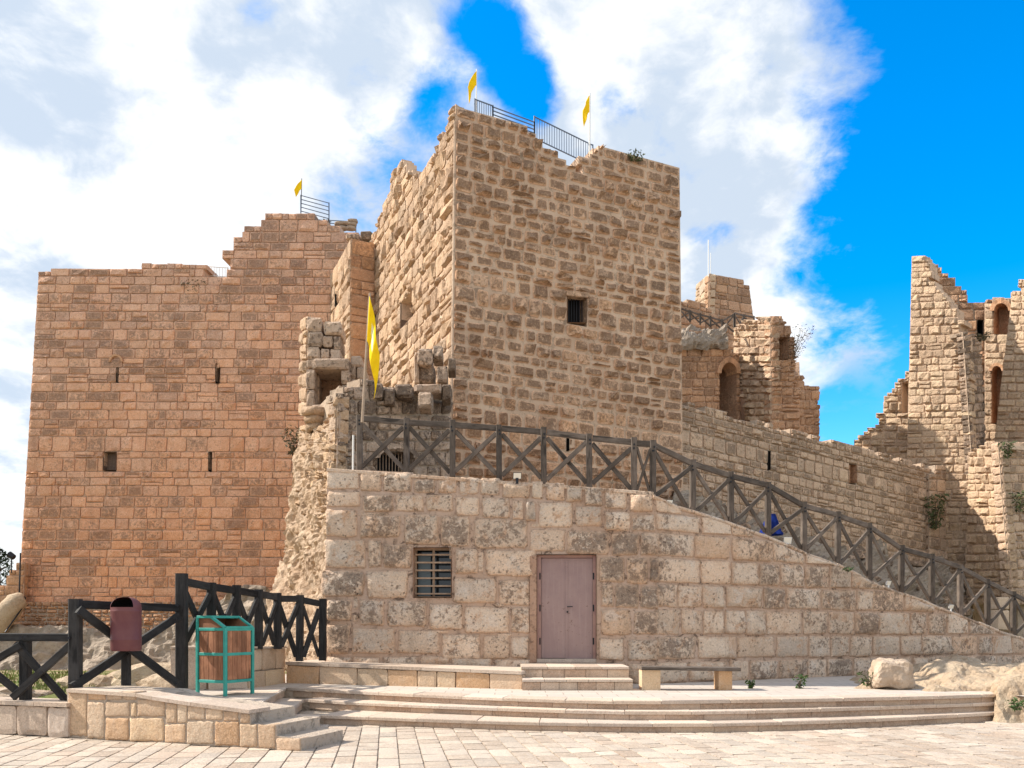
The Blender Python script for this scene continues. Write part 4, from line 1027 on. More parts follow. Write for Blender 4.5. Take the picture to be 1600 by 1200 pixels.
# ================================================================== FRONT RETAINING WALL
rw = thing('retaining_wall', 'foreground wall of big pale limestone blocks with a mauve door, falling to the right', 'stone wall', P(800, 1060, 17))
DL, DC, DR = 17.6, 17.0, 23.2
fA1 = Face(P(505, 1085, DL), P(1024, 1088, DC), P(1024, 770, DC), P(511, 730, DL))
wm = Masonry(rw, 300)
rowsC = [
 [(85, 97, 235, 188), (237, 103, 333, 195), (337, 105, 470, 197), (474, 133, 575, 201), (583, 135, 668, 203), (675, 127, 768, 206), (772, 131, 863, 208), (867, 150, 998, 226), (1002, 143, 1058, 231), (1062, 150, 1150, 237), (1154, 172, 1233, 242), (1237, 168, 1320, 262), (1324, 186, 1432, 275), (1436, 200, 1545, 288)],
 [(85, 192, 240, 262), (245, 205, 385, 291), (391, 203, 526, 286), (530, 205, 655, 286), (660, 213, 770, 303), (776, 218, 909, 313), (913, 230, 968, 322), (972, 236, 1025, 328), (1031, 237, 1188, 356), (1192, 256, 1320, 352), (1324, 282, 1442, 370), (1446, 292, 1556, 370)],
 [(78, 268, 226, 400), (231, 296, 420, 402), (428, 290, 588, 436), (592, 296, 730, 441), (743, 313, 985, 450), (989, 358, 1153, 462), (1157, 366, 1352, 478), (1357, 374, 1482, 482), (1486, 374, 1570, 484)],
 [(73, 404, 265, 540), (270, 408, 333, 536), (338, 424, 470, 540), (655, 447, 764, 566), (790, 452, 1028, 577), (1302, 484, 1420, 600), (1426, 488, 1522, 610), (1526, 490, 1570, 600)],
 [(58, 543, 257, 667), (262, 543, 452, 672), (651, 575, 845, 695), (850, 584, 1000, 706), (1308, 604, 1368, 712), (1372, 606, 1482, 716), (1486, 614, 1570, 720)],
 [(82, 672, 202, 776), (230, 670, 347, 792), (352, 680, 536, 800), (541, 690, 695, 812), (700, 702, 904, 826), (908, 710, 994, 830), (1308, 718, 1450, 840), (1455, 722, 1570, 838)],
 [(84, 782, 190, 922), (194, 800, 398, 922), (402, 810, 596, 922), (600, 828, 778, 945), (782, 832, 905, 945), (909, 838, 990, 940), (1300, 846, 1420, 950), (1424, 848, 1570, 952)],
 [(84, 928, 200, 1000), (204, 928, 330, 1000), (334, 926, 498, 1002), (502, 928, 638, 1004), (642, 932, 828, 1010), (832, 942, 1040, 1014), (1060, 950, 1290, 1016), (1300, 956, 1420, 1050), (1424, 958, 1570, 1056)],
 [(84, 1004, 300, 1080), (304, 1006, 600, 1085), (604, 1010, 900, 1090), (904, 1018, 1290, 1095), (1300, 1056, 1440, 1110), (1444, 1062, 1570, 1112)]]
def crop(cx, cy): return 480 + cx / 2.857, 700 + cy / 2.857
for row_ in rowsC:
    for (x0, y0, x1, y1) in row_:
        g = 2.5; jt = lambda: random.uniform(-3.5, 3.5)
        pts = [(x0 + g + jt(), y1 - g + jt()), (x1 - g + jt(), y1 - g + jt() + (x1 - x0) * .012), (x1 - g + jt(), y0 + g + jt() + (x1 - x0) * .012), (x0 + g + jt(), y0 + g + jt())]
        poly = [fA1.pt(*crop(*p)) for p in pts]
        Vv, Fc, rim = stone_shape(poly, fA1.n, .055 * random.uniform(.5, 1.7), .5, .45, 2, random.choice((.05, .09, .15, .2)), .3)
        wm.add(Vv, Fc, random.random(), rim, M['front'])
# small pinning stones in the wide joints
for (cx, cy, w, h) in ((216, 690, 22, 60), (775, 510, 24, 90), (1020, 345, 40, 16), (300, 296, 120, 12), (880, 835, 60, 12), (600, 820, 60, 10), (860, 700, 40, 14), (640, 455, 10, 80), (1000, 480, 26, 26), (215, 760, 20, 30), (700, 200, 30, 22)):
    poly = [fA1.pt(*crop(*p)) for p in ((cx - w/2, cy + h/2), (cx + w/2, cy + h/2), (cx + w/2, cy - h/2), (cx - w/2, cy - h/2))]
    Vv, Fc, rim = stone_shape(poly, fA1.n, .01, .3, .5, 1, .2); wm.add(Vv, Fc, random.random(), rim, M['front'])
# core of the left part, with openings cut out as separate runs
def coreslab(fc_, pts, t0=.012, t1=1.3, mat=M['front_core'], par=rw, name='wall_core'):
    f_ = [fc_.pt(*p) - fc_.n * t0 for p in pts]; k_ = [fc_.pt(*p) - fc_.n * t1 for p in pts]; n = len(pts)
    return mesh_obj(name, f_ + k_, [tuple(range(n))] + [tuple(range(2 * n - 1, n - 1, -1))] + [(i, n + i, n + (i + 1) % n, (i + 1) % n) for i in range(n)], mat, par)
WIN = (645, 855, 706, 934); DOOR = (838, 866, 932, 1036)
coreslab(fA1, [(506, 1084), (WIN[0], 1084), (WIN[0], 738), (511, 732)])
coreslab(fA1, [(WIN[0], 1084), (WIN[2], 1084), (WIN[2], WIN[3]), (WIN[0], WIN[3])])
coreslab(fA1, [(WIN[0], WIN[1]), (WIN[2], WIN[1]), (WIN[2], 746), (WIN[0], 741)])
coreslab(fA1, [(WIN[2], 1084), (DOOR[0], 1084), (DOOR[0], 757), (WIN[2], 746)])
coreslab(fA1, [(DOOR[0], DOOR[1]), (DOOR[2], DOOR[1]), (DOOR[2], 765), (DOOR[0], 757)])
coreslab(fA1, [(DOOR[0], 1084), (DOOR[2], 1084), (DOOR[2], DOOR[3]), (DOOR[0], DOOR[3])])
coreslab(fA1, [(DOOR[2], 1084), (1024, 1085), (1024, 772), (DOOR[2], 765)])
# right, falling part
COP = [(1020, 772), (1060, 789), (1130, 812), (1200, 835), (1260, 862), (1310, 880), (1380, 914), (1440, 935), (1500, 958), (1560, 983), (1625, 1003)]
def cop(x):
    for (a, b_), (c, d) in zip(COP, COP[1:]):
        if x <= c: return b_ + (d - b_) * (x - a) / (c - a)
    return COP[-1][1]
zTop = P(1022, 770, DC).z; zBot = P(1022, 1088, DC).z
fR = Face(PZ(1024, DC, zBot), PZ(1625, DR, zBot - .1), PZ(1625, DR, zTop), PZ(1024, DC, zTop))
vs_ = [0.0] + [fR.inv(1024.5, y_)[1] for y_ in (1069, 1032.5, 993, 950, 911, 870, 830, 801)] + [1.0]
Lr = (fR.at(1, .3) - fR.at(0, .3)).length
for r in range(9):
    u = 0.0
    while u < 1:
        w = random.uniform(.55, 1.25) / Lr; u2 = min(1, u + w)
        if 1 - u2 < .4 / Lr: u2 = 1
        g = .012 / Lr; gv = .004
        cell = [(u + g, vs_[r] + gv), (u2 - g, vs_[r] + gv), (u2 - g, vs_[r + 1] - gv), (u + g, vs_[r + 1] - gv)]
        # clip to the sloping top
        xa, _ = proj(fR.at(u, vs_[r])); xb, _ = proj(fR.at(u2, vs_[r]))
        a = fR.inv(xa, cop(xa) + 5); b_ = fR.inv(xb, cop(xb) + 5)
        def side(p): return (b_[0] - a[0]) * (p[1] - a[1]) - (b_[1] - a[1]) * (p[0] - a[0])
        outp = []
        for i in range(4):
            p, q = cell[i], cell[(i + 1) % 4]; sp_, sq = side(p), side(q)
            if sp_ <= 0: outp.append(p)
            if (sp_ < 0) != (sq < 0) and abs(sp_ - sq) > 1e-12:
                t = sp_ / (sp_ - sq); outp.append((p[0] + (q[0] - p[0]) * t, p[1] + (q[1] - p[1]) * t))
        if len(outp) >= 3:
            ar = abs(sum(outp[i][0] * outp[(i + 1) % len(outp)][1] - outp[(i + 1) % len(outp)][0] * outp[i][1] for i in range(len(outp)))) / 2
            if ar > .0012:
                poly = [fR.at(p[0] + random.uniform(-.002, .002), p[1] + random.uniform(-.004, .004)) for p in outp]
                Vv, Fc, rim = stone_shape(poly, fR.n, .055 * random.uniform(.4, 1.6), .5, .5, 2, .07, .3)
                wm.add(Vv, Fc, random.random(), rim, M['front'])
        u = u2
wm.finish()
coreslab(fR, [(1024, 1086), (1625, 1066)] + [(x, y + 4) for x, y in reversed(COP[1:])] + [(1024, 776)], .01, 1.3)
# coping along the top
cop_pts = [(511, 733, DL), (640, 741, DL - .15), (800, 753, DC + .2), (900, 762, DC + .1), (1020, 771, DC)] 
cl = [P(x, y, d) for x, y, d in cop_pts]
def wall_d(x):
    p = fR.pt(x, 950) if x > 1024 else None
    return p.y if p else DL + (DC - DL) * (x - 511) / 513
for i in range(len(COP) - 1):
    (x0, y0), (x1, y1) = COP[i], COP[i + 1]
    nseg = 2
    for k in range(nseg):
        a_ = (x0 + (x1 - x0) * k / nseg, y0 + (y1 - y0) * k / nseg); b_ = (x0 + (x1 - x0) * (k + 1) / nseg, y0 + (y1 - y0) * (k + 1) / nseg)
        pa, pb = fR.pt(a_[0], a_[1] + 3), fR.pt(b_[0] - .6, b_[1] + 3)
        mb = MB(); mb.bar(pa - fR.n * .57 + up * random.uniform(-.03, .01), pb - fR.n * .57 + up * random.uniform(-.03, .01), 1.2, .075, ch=.3); mb.build('coping_stone', M['front'], rw)
for i in range(7):
    x0, x1 = 511 + i * 73, 511 + (i + 1) * 73 - 1
    pa, pb = P(x0, 734 + (x0 - 511) * .0735, wall_d(x0)), P(x1, 734 + (x1 - 511) * .0735, wall_d(x1))
    mb = MB(); mb.bar(pa - fA1.n * .55 + up * random.uniform(-.01, .01), pb - fA1.n * .55, 1.16, .07); mb.build('coping_stone', M['front'], rw)
# window
o, q = recess(fA1, *WIN, .45, rw, M['jamb'], 'window', M['glass'])
fr_ = MB()
for (a_, b_) in (((646, 933), (705, 933)), ((646, 857), (705, 857)), ((646.5, 933), (646.5, 857)), ((704.5, 933), (704.5, 857)), ((675, 933), (675, 857))):
    fr_.bar(fA1.pt(*a_) - fA1.n * .2, fA1.pt(*b_) - fA1.n * .2, .05, .05)
fr_.build('window_frame', M['rust'], o)
mesh_obj('blind', [fA1.pt(*p) - fA1.n * .36 for p in ((648, 932), (668, 932), (668, 866), (648, 866))], [(0, 1, 2, 3)], M['blind'], o)
for i in range(6):
    y = 866 + i * 12.3
    mb = MB(); mb.bar(fA1.pt(647, y) - fA1.n * .12, fA1.pt(704, y) - fA1.n * .12, .04, .035); mb.build('bar', M['rust'], o)
# door
o, q = recess(fA1, *DOOR, .3, rw, M['jamb'], 'door', None)
n = fA1.n
def panel(name, x0, y0, x1, y1, dep, th, mat, par, b=.01):
    mb = MB(); c = [fA1.pt(x0, y1), fA1.pt(x1, y1), fA1.pt(x1, y0), fA1.pt(x0, y0)]
    cc = sum(c, Vector()) / 4
    ins = [p + (cc - p).normalized() * b for p in c]
    V = [p - n * (dep + th) for p in c] + [p - n * (dep + b * .7) for p in c] + [p - n * dep for p in ins]
    Fc = [(4*l + i, 4*l + (i+1) % 4, 4*l + 4 + (i+1) % 4, 4*l + 4 + i) for l in range(2) for i in range(4)] + [(8, 9, 10, 11)]
    return mesh_obj(name, V, Fc, mat, par)
panel('door_frame', 839, 867, 845, 1035, .05, .15, M['door_frame'], o); panel('door_frame', 926.5, 867, 931.5, 1035, .05, .15, M['door_frame'], o); panel('door_frame', 845, 866.5, 926.5, 871, .05, .15, M['door_frame'], o)
d1 = panel('door_leaf', 845.3, 871.3, 885, 1029, .1, .06, M['door'], o); d2 = panel('door_leaf', 886, 871.3, 926.3, 1030, .1, .06, M['door'], o)
panel('door_astragal', 883.4, 871.5, 887, 1029.5, .085, .02, M['door'], o, .004)
mb = MB(); hp = fA1.pt(886.5, 948) - n * .085
mb.tube([hp, hp + n * .06, hp + n * .06 + Vector((.11, 0, .004))], .011, 6); mb.build('door_handle', M['iron'], o)
mb = MB(); hp = fA1.pt(886.5, 956) - n * .08; mb.tube([hp, hp + n * .025], .02, 8); mb.build('door_lock', M['iron'], o)
for y_ in (900, 950, 1002):
    for x_ in (843.5, 927.5):
        mb = MB(); hp = fA1.pt(x_, y_) - n * .06; mb.tube([hp - up * .07, hp + up * .07], .018, 8); mb.build('hinge', M['iron'], o)
panel('threshold', 838, 1029.5, 932, 1045, -.03, .4, M['slab'], o)
# plaster strip on the left jamb
panel('jamb_plaster', 828, 868, 838.5, 1036, -.035, .2, M['jamb'], o, .02)
# ramp behind the wall
rp = [P(511, 735, DL + .6), P(760, 752, DC + .8), P(1020, 774, DC + .6)] + [fR.pt(x, y + 4) + Vector((0, 1.0, -.4)) for x, y in COP[1:]]
rb = [p + Vector((0, 12 + i * .9, .0)) for i, p in enumerate(rp)]
bumpy('ramp', lambda u, v: (lambda k, i: rp[i].lerp(rp[i + 1], k - i).lerp(rb[i].lerp(rb[i + 1], k - i), v))(u * (len(rp) - 1), min(int(u * (len(rp) - 1)), len(rp) - 2)), 60, 20, .04, .5, M['rock_grey'], None, 'structure', 31)
# rubble slope below the curtain wall
def rub(u, v):
    a = PZ(1030 + 480 * u, 25 + 12 * u, P(1030 + 480 * u, 870 + 130 * u, 25 + 12 * u).z); b_ = P(1050 + 470 * u, 765 + 130 * u, 30.7 + 12.2 * u)
    return a.lerp(b_, v)
bumpy('rubble_slope', rub, 110, 40, .9, .9, M['rock_grey'], None, 'structure', 41)
import bmesh
rb_ = MB(); rnd = random.Random(5)
bm0 = bmesh.new(); bmesh.ops.create_icosphere(bm0, subdivisions=1, radius=1); iv = [v.co.copy() for v in bm0.verts]; ifc = [tuple(v.index for v in f.verts) for f in bm0.faces]; bm0.free()
for k in range(170):
    p = rub(rnd.random(), rnd.random()); r_ = rnd.uniform(.12, .42)
    sc_ = Vector((rnd.uniform(.7, 1.3), rnd.uniform(.7, 1.3), rnd.uniform(.45, .9)))
    rb_.add([p + Vector((v.x * sc_.x, v.y * sc_.y, v.z * sc_.z)) * r_ * rnd.uniform(.75, 1.15) + up * .1 for v in iv], ifc)
rb_.build('rubble', M['grey'], None, 'stuff')

# ================================================================== LEDGE, DOOR STEPS, LOW WALLS
led = thing('stone_ledge', 'low stone-faced ledge along the foot of the wall, left of the door steps', 'ledge', PZ(630, 16.2, .43))
lm = Masonry(led, 100, 'cladding_stone')
a_, b_ = PZ(447, 17.2, 0), PZ(816, 15.55, 0)
zl, zr = .86, .755
fl_ = Face(a_ + up * .40, b_ + up * .40, b_ + up * (zr - .05), a_ + up * (zl - .05))
lay(lm, fl_, 1, .45, .95, M['clad'], M['clad_core'], None, (), split=0, relief=.008, gap=.012, back=.2, core_t=1.2, rough=.4, roundness=.02)
lm.finish()
for i in range(5):
    p, q_ = a_.lerp(b_, i / 5) + up * (zl + (zr - zl) * i / 5 - .02), a_.lerp(b_, (i + 1) / 5 - .002) + up * (zl + (zr - zl) * (i + 1) / 5 - .02)
    mb = MB(); bkv = -fl_.n
    mb.hexa([p - bkv * .03 - up * .03, q_ - bkv * .03 - up * .03, q_ + bkv * 2.4 - up * .03, p + bkv * 2.4 - up * .03, p - bkv * .03 + up * .03, q_ - bkv * .03 + up * .03, q_ + bkv * 2.4 + up * .03, p + bkv * 2.4 + up * .03]); mb.build('cap_slab', M['slab'], led)
ds = thing('door_steps', 'two grey stone steps in front of the mauve double door', 'steps', PZ(900, 15.8, .435))
dm = Masonry(ds, 100, 'step_stone')
for (x0, x1, d, z0, z1, n_) in ((816, 989, 15.3, .43, .635, 5), (814, 983, 15.78, .63, .84, 4)):
    for i in range(n_):
        p, q_ = PZ(x0 + (x1 - x0) * i / n_ + .3, d, 0), PZ(x0 + (x1 - x0) * (i + 1) / n_ - .3, d, 0)
        block(dm, p, q_, p + Vector((0, 1.4, 0)), q_ + Vector((0, 1.4, 0)), z1 - .05, z1, M['slab'])
    for i in range(n_ + 1):
        p, q_ = PZ(x0 + (x1 - x0) * i / (n_ + 1) + .3, d + .025, 0), PZ(x0 + (x1 - x0) * (i + 1) / (n_ + 1) - .3, d + .025, 0)
        block(dm, p, q_, p + Vector((0, 1.2, 0)), q_ + Vector((0, 1.2, 0)), z0, z1 - .053, M['riser'], 0)
dm.finish()
# plinth wall behind the green bin
pl = thing('plinth_wall', 'low cream stone plinth behind the green litter bin', 'low wall', PZ(360, 16.5, .43))
pmz = Masonry(pl, 100, 'cladding_stone')
A0, A1, A2 = PZ(266, 15.3, 0), PZ(388, 15.6, 0), PZ(446, 17.3, 0)
zp = 1.65 - 35 * 15.5 / 1300
for (p, q_) in ((A0, A1), (A1, A2)):
    zq = CZ - 35 * q_.y / F; zpp = CZ - 35 * p.y / F
    fp_ = Face(p + up * .41, q_ + up * .41, q_ + up * (zq - .04), p + up * (zpp - .04))
    lay(pmz, fp_, 1 if p is A0 else 2, .5, .9, M['clad'] if p is A1 else M['slab'], M['clad_core'], None, (), split=0, relief=.012, gap=.012, back=.2, core_t=.35, rough=.4, roundness=.02)
    mb = MB(); nb = -fp_.n
    mb.hexa([p - nb * .03 + up * (zpp - .04), q_ - nb * .03 + up * (zq - .04), q_ + nb * .4 + up * (zq - .04), p + nb * .4 + up * (zpp - .04), p - nb * .03 + up * zpp, q_ - nb * .03 + up * zq, q_ + nb * .4 + up * zq, p + nb * .4 + up * zpp]); mb.build('cap_slab', M['slab'], pl)
pmz.finish()
# cladded low wall of the landing
lw = thing('landing_wall', 'low wall of buff stone cladding under the landing at the left of the steps', 'low wall', G(290, 1162, 0))
lm = Masonry(lw, 100, 'cladding_stone')
W0, W1 = G(104, 1151, 0), G(470, 1174, 0)
def topz(px, py, d): return CZ - (py - HZ) * d / F
fW = Face(W0 + up * -.02, W1 + up * -.02, Vector((W1.x, W1.y, .62)), Vector((W0.x, W0.y, .62)))
def wst(x0, y0, x1, y1, rel=.009, mat=None):
    g = .55
    poly = [fW.pt(x0 + g, y1 - g), fW.pt(x1 - g, y1 - g), fW.pt(x1 - g, y0 + g), fW.pt(x0 + g, y0 + g)]
    Vv, Fc, rim = stone_shape(poly, fW.n, rel, .2, .5, 2, .02, .3); lm.add(Vv, Fc, random.random(), [max(q, .3) for q in rim], mat or M['clad'])
for s_ in ((106, 1080, 136, 1151), (137, 1079, 165, 1094), (136, 1096, 163, 1155), (166, 1080, 191, 1094), (192, 1080, 213, 1094), (164, 1096, 203, 1120), (204, 1097, 213, 1120), (164, 1121, 201, 1157), (202, 1121, 256, 1159), (214, 1092, 258, 1120), (259, 1098, 276, 1130), (277, 1099, 292, 1130), (257, 1131, 290, 1161), (293, 1102, 320, 1125), (321, 1106, 348, 1125), (291, 1126, 334, 1163), (335, 1127, 374, 1166), (349, 1111, 372, 1127), (375, 1115, 390, 1130), (374, 1131, 402, 1168), (403, 1131, 430, 1170), (431, 1153, 470, 1173)):
    wst(*s_)
# core of the wall, stepping down with the side treads
pts = [(104, 1152), (470, 1174), (470, 1155), (432, 1150), (431, 1133), (391, 1131), (390, 1114), (240, 1094), (214, 1084), (104, 1078)]
f_ = [fW.pt(*p) - fW.n * .01 for p in pts]; k_ = [p - fW.n * 1.0 for p in f_]
nn = len(pts)
mesh_obj('wall_core', f_ + k_, [tuple(range(nn))] + [(i, nn + i, nn + (i + 1) % nn, (i + 1) % nn) for i in range(nn)], M['clad_core'], lw)
lm.finish()
# landing slabs on top of that wall
cap = [(106, 1074, 12.35), (214, 1081, 11.9), (240, 1086, 11.8), (300, 1095, 11.5), (392, 1107, 11.15)]
for (x0, y0, d0), (x1, y1, d1) in zip(cap, cap[1:]):
    p, q_ = fW.pt(x0, y0 + 2) , fW.pt(x1 - .5, y1 + 2)
    mb = MB(); bkv = -fW.n
    bd = .42
    mb.hexa([p - bkv * .03 - up * .05, q_ - bkv * .03 - up * .05, q_ + bkv * bd - up * .05, p + bkv * bd - up * .05, p - bkv * .03, q_ - bkv * .03, q_ + bkv * bd, p + bkv * bd]); mb.build('cap_slab', M['slab'], lw)
if 0: mb.hexa([PZ(240, 12.6, .3), PZ(440, 13.2, .3), PZ(440, 15.8, .3), PZ(262, 15.6, .3), PZ(240, 12.6, .47), PZ(392, 12.2, .445), PZ(440, 15.8, .45), PZ(262, 15.6, .5)])
# low wall at the far left
lf = thing('garden_wall', 'low pale stone wall under the black fence at the far left', 'low wall', G(50, 1149, 0))
lm = Masonry(lf, 60, 'cladding_stone')
U0, U1 = G(-90, 1141, 0), G(108, 1152, 0)
fU = Face(U0 + up * -.02, U1 + up * -.02, U1 + up * .44, U0 + up * .44)
lay(lm, fU, 1, .42, .62, M['slab'], M['clad_core'], None, (), split=0, relief=.018, gap=.02, back=.2, core_t=.45, rough=.5, roundness=.03)
lm.finish()
for i in range(4):
    p, q_ = U0.lerp(U1, i / 4), U0.lerp(U1, (i + 1) / 4 - .003)
    mb = MB(); bkv = -fU.n
    mb.hexa([p - bkv * .04 + up * .44, q_ - bkv * .04 + up * .44, q_ + bkv * .5 + up * .44, p + bkv * .5 + up * .44, p - bkv * .04 + up * .5, q_ - bkv * .04 + up * .5, q_ + bkv * .5 + up * .5, p + bkv * .5 + up * .5]); mb.build('cap_slab', M['slab'], lf)

# ================================================================== TIMBER FENCES
def seg(t, name, a, b_, w, h, mat, upv=None):
    mb = MB(); d_ = (b_ - a).normalized()
    u = upv or (Vector((0, 0, 1)) if abs(d_.z) < .95 else Vector((0, 1, 0)))
    mb.bar(a, b_, w, h, u); return mb.build(name, mat, t)
def bolt(t, p, n):
    mb = MB(); mb.tube([p, p + n * .02], .022, 6); mb.build('bolt', M['iron'], t)
def fence_line(t, posts, mat, pw, rail_w, brace_w, bolts=False, under=.06):
    """posts: list of (base, top) points; rails and X braces in every bay"""
    for b_, tp in posts:
        seg(t, 'post', b_, tp + Vector((random.uniform(-.015, .015), 0, random.uniform(-.02, .02))), pw, pw, mat)
        if pw < .135 and b_.y < 30:
            for e_ in (.14, .22): bolt(t, tp - up * e_ + Vector((random.uniform(-.02, .02), -pw * .5, 0)), Vector((0, -1, 0)))
    for (b0, t0), (b1, t1) in zip(posts, posts[1:]):
        d_ = (b1 - b0).normalized(); nrm = Vector((d_.y, -d_.x, 0)).normalized() if True else 0
        if nrm.y > 0: nrm = -nrm
        e0, e1 = t0 - up * (rail_w * .7), t1 - up * (rail_w * .7)
        seg(t, 'rail', e0 + d_ * pw * .5, e1 - d_ * pw * .5, pw * .55, rail_w, mat)
        lo0, lo1 = b0 + up * .1, b1 + up * .1; hi0, hi1 = t0 - up * (rail_w * 1.6), t1 - up * (rail_w * 1.6)
        seg(t, 'brace', lo0 + d_ * pw * .5 + nrm * .025 + up * random.uniform(-.03, .03), hi1 - d_ * pw * .5 + nrm * .025 + up * random.uniform(-.03, .03), pw * .4, brace_w, mat)
        seg(t, 'brace', hi0 + d_ * pw * .5 - nrm * .025 + up * random.uniform(-.03, .03), lo1 - d_ * pw * .5 - nrm * .025 + up * random.uniform(-.03, .03), pw * .4, brace_w, mat)
uf = thing('ramp_fence', 'weathered grey timber fence with crossed braces along the front wall top', 'fence', P(800, 752, 17.3))
tops = [(562, 648, 733), (635, 654, 738), (707, 658, 742), (780, 663, 746), (850, 669, 752), (921, 678, 760), (991, 685, 768), (1020, 689, 778)]
pts = []
for (x, yt, yb) in tops:
    d_ = wall_d(x) + .45; pts.append((P(x, yb + 3, d_), P(x, yt, d_)))
fence_line(uf, pts, M['grey_wood'], .12, .12, .095)
pts = []
for (x, yt, yb) in ((1020, 689, 776), (1082, 719, 804), (1142, 738, 818), (1200, 753, 832), (1256, 785, 856), (1309, 800, 876), (1358, 818, 900), (1408, 852, 922), (1456, 866, 940), (1500, 882, 957), (1543, 905, 973), (1583, 924, 990), (1622, 944, 1004)):
    d_ = fR.pt(x, cop(x) + 20).y + .5; pts.append((P(x, max(yb, cop(x)) + 4, d_), P(x, yt, d_)))
t_ = uf
fence_line(uf, pts, M['grey_wood'], .125, .115, .09)
bf = thing('timber_fence', 'black timber fence climbing from the bin landing to the foot of the big wall', 'fence', PZ(285, 14.3, .5), 'black timber fences at the left')
def hp(px, d, yt, yb): return (P(px, yb, d), P(px, yt, d))
seg(bf, 'post', P(284, 1077, 14.0), P(284, 896, 14.0), .17, .17, M['black_wood'])
pts = [hp(284, 14.02, 900, 1012), hp(330, 14.7, 909, 1013), hp(369, 15.35, 915, 1013), hp(404, 16.0, 921, 1014), hp(434, 16.6, 926, 1014), hp(468, 17.1, 931, 1033), hp(504, 17.25, 936, 1032)]
fence_line(bf, pts, M['black_wood'], .14, .13, .11)
f2 = thing('timber_fence', 'tall black timber bay carrying the maroon bin, on the cladded wall', 'fence', PZ(197, 13, .6), 'black timber fences at the left')
seg(f2, 'post', P(118, 1096, 12.45), P(118, 936, 12.45), .16, .16, M['black_wood'])
seg(f2, 'post', P(197, 1076, 13.1), P(197, 945, 13.1), .12, .12, M['black_wood'])
seg(f2, 'rail', P(111, 944, 12.4), P(277, 950, 13.9), .1, .125, M['black_wood'])
seg(f2, 'brace', P(122, 952, 12.33), P(285, 1074, 13.75), .07, .125, M['black_wood']); seg(f2, 'brace', P(112, 1074, 12.33), P(280, 962, 13.85), .07, .125, M['black_wood'])
for (x, y, d) in ((123, 958, 12.27), (277, 946, 13.8), (275, 967, 13.7), (276, 1068, 13.6), (116, 1068, 12.27)): bolt(f2, P(x, y, d), Vector((0, -1, 0)))
f3 = thing('timber_fence', 'lower black timber bay cut off by the left edge, on the pale wall', 'fence', PZ(45, 12.6, .5), 'black timber fences at the left')
seg(f3, 'post', P(40, 1099, 12.65), P(40, 1000, 12.65), .14, .14, M['black_wood'])
seg(f3, 'rail', P(-90, 995, 12.8), P(110, 996, 12.5), .1, .12, M['black_wood'])
seg(f3, 'brace', P(24, 1006, 12.55), P(104, 1095, 12.5), .07, .105, M['black_wood']); seg(f3, 'brace', P(110, 1008, 12.45), P(20, 1090, 12.45), .07, .105, M['black_wood'])
seg(f3, 'brace', P(33, 1008, 12.5), P(-60, 1062, 12.5), .07, .105, M['black_wood']); seg(f3, 'brace', P(32, 1084, 12.5), P(-60, 1010, 12.5), .07, .105, M['black_wood'])
for (x, y, d) in ((33, 996, 12.4), (40, 995, 12.4), (65, 1051, 12.35), (108, 997, 12.35)): bolt(f3, P(x, y, d), Vector((0, -1, 0)))
# small fence on the ruin terrace
f4 = thing('terrace_fence', 'small brown cross-braced fence on the ruin terrace behind the keep', 'fence', P(1110, 515, 46))
pts = [hp(1062, 45.5, 480, 500), hp(1078, 45.6, 485, 503), hp(1094, 45.8, 490, 507), hp(1110, 46, 494, 511), hp(1128, 46.2, 499, 516), hp(1147, 46.4, 490, 520)]
fence_line(f4, pts, M['grey_wood'], .1, .09, .08)
pts = [hp(1148, 46.4, 488, 519), hp(1162, 47, 491, 515), hp(1178, 47.6, 494, 513)]
fence_line(f4, pts, M['grey_wood'], .1, .09, .08)

# ================================================================== BINS, BENCH
bn = thing('hanging_litter_bin', 'maroon metal litter bin with a domed hood hung on the black fence', 'litter bin', P(197, 1018, 12.75))
r0 = .22; c = P(197, 1017, 12.75); hB = 68 / F * 12.75
mb = MB(); n_ = 28; prof = [(.0, .0), (r0 * .94, 0), (r0, .02), (r0, hB * .25), (r0 * 1.012, hB * .25 + .006), (r0, hB * .25 + .012), (r0, hB * .9), (r0 * 1.012, hB * .9 + .006), (r0, hB * .9 + .012), (r0, hB)]
vs, fs = [], []
for (r_, z) in prof:
    for k in range(n_): vs.append(c + Vector((r_ * math.cos(2 * math.pi * k / n_), r_ * math.sin(2 * math.pi * k / n_), z)))
for l in range(len(prof) - 1):
    for k in range(n_): fs.append((l * n_ + k, l * n_ + (k + 1) % n_, (l + 1) * n_ + (k + 1) % n_, (l + 1) * n_ + k))
mb.add(vs, fs); mb.build('bin_body', M['maroon'], bn, smooth=True)
mb = MB(); vs, fs = [], []; m_ = 8
for l in range(m_ + 1):
    a = math.pi / 2 * l / m_
    for k in range(n_): vs.append(c + Vector((r0 * math.cos(a) ** .8 * math.cos(2 * math.pi * k / n_), r0 * math.cos(a) ** .8 * math.sin(2 * math.pi * k / n_), hB + .16 * math.sin(a))))
for l in range(m_):
    for k in range(n_):
        az_ = 2 * math.pi * (k + .5) / n_; front = abs(((az_ - 1.5 * math.pi + math.pi) % (2 * math.pi)) - math.pi)
        if front < R(54) and l < m_ - 1: continue
        fs.append((l * n_ + k, l * n_ + (k + 1) % n_, (l + 1) * n_ + (k + 1) % n_, (l + 1) * n_ + k))
mb.add(vs, fs); mb.build('bin_hood', M['maroon'], bn, smooth=True)
mb = MB(); mb.add([c + (v - c) * .96 + up * .0 + Vector((0, .012, .0)) for v in vs], [(l * n_ + k, l * n_ + (k + 1) % n_, (l + 1) * n_ + (k + 1) % n_, (l + 1) * n_ + k) for l in range(m_) for k in range(n_) if (lambda q: abs(((q - 1.5 * math.pi + math.pi) % (2 * math.pi)) - math.pi) > R(60))(2 * math.pi * (k + .5) / n_)]); mb.build('hood_shade', M['dark'], bn)  # black inner dome painting the shade under the hood
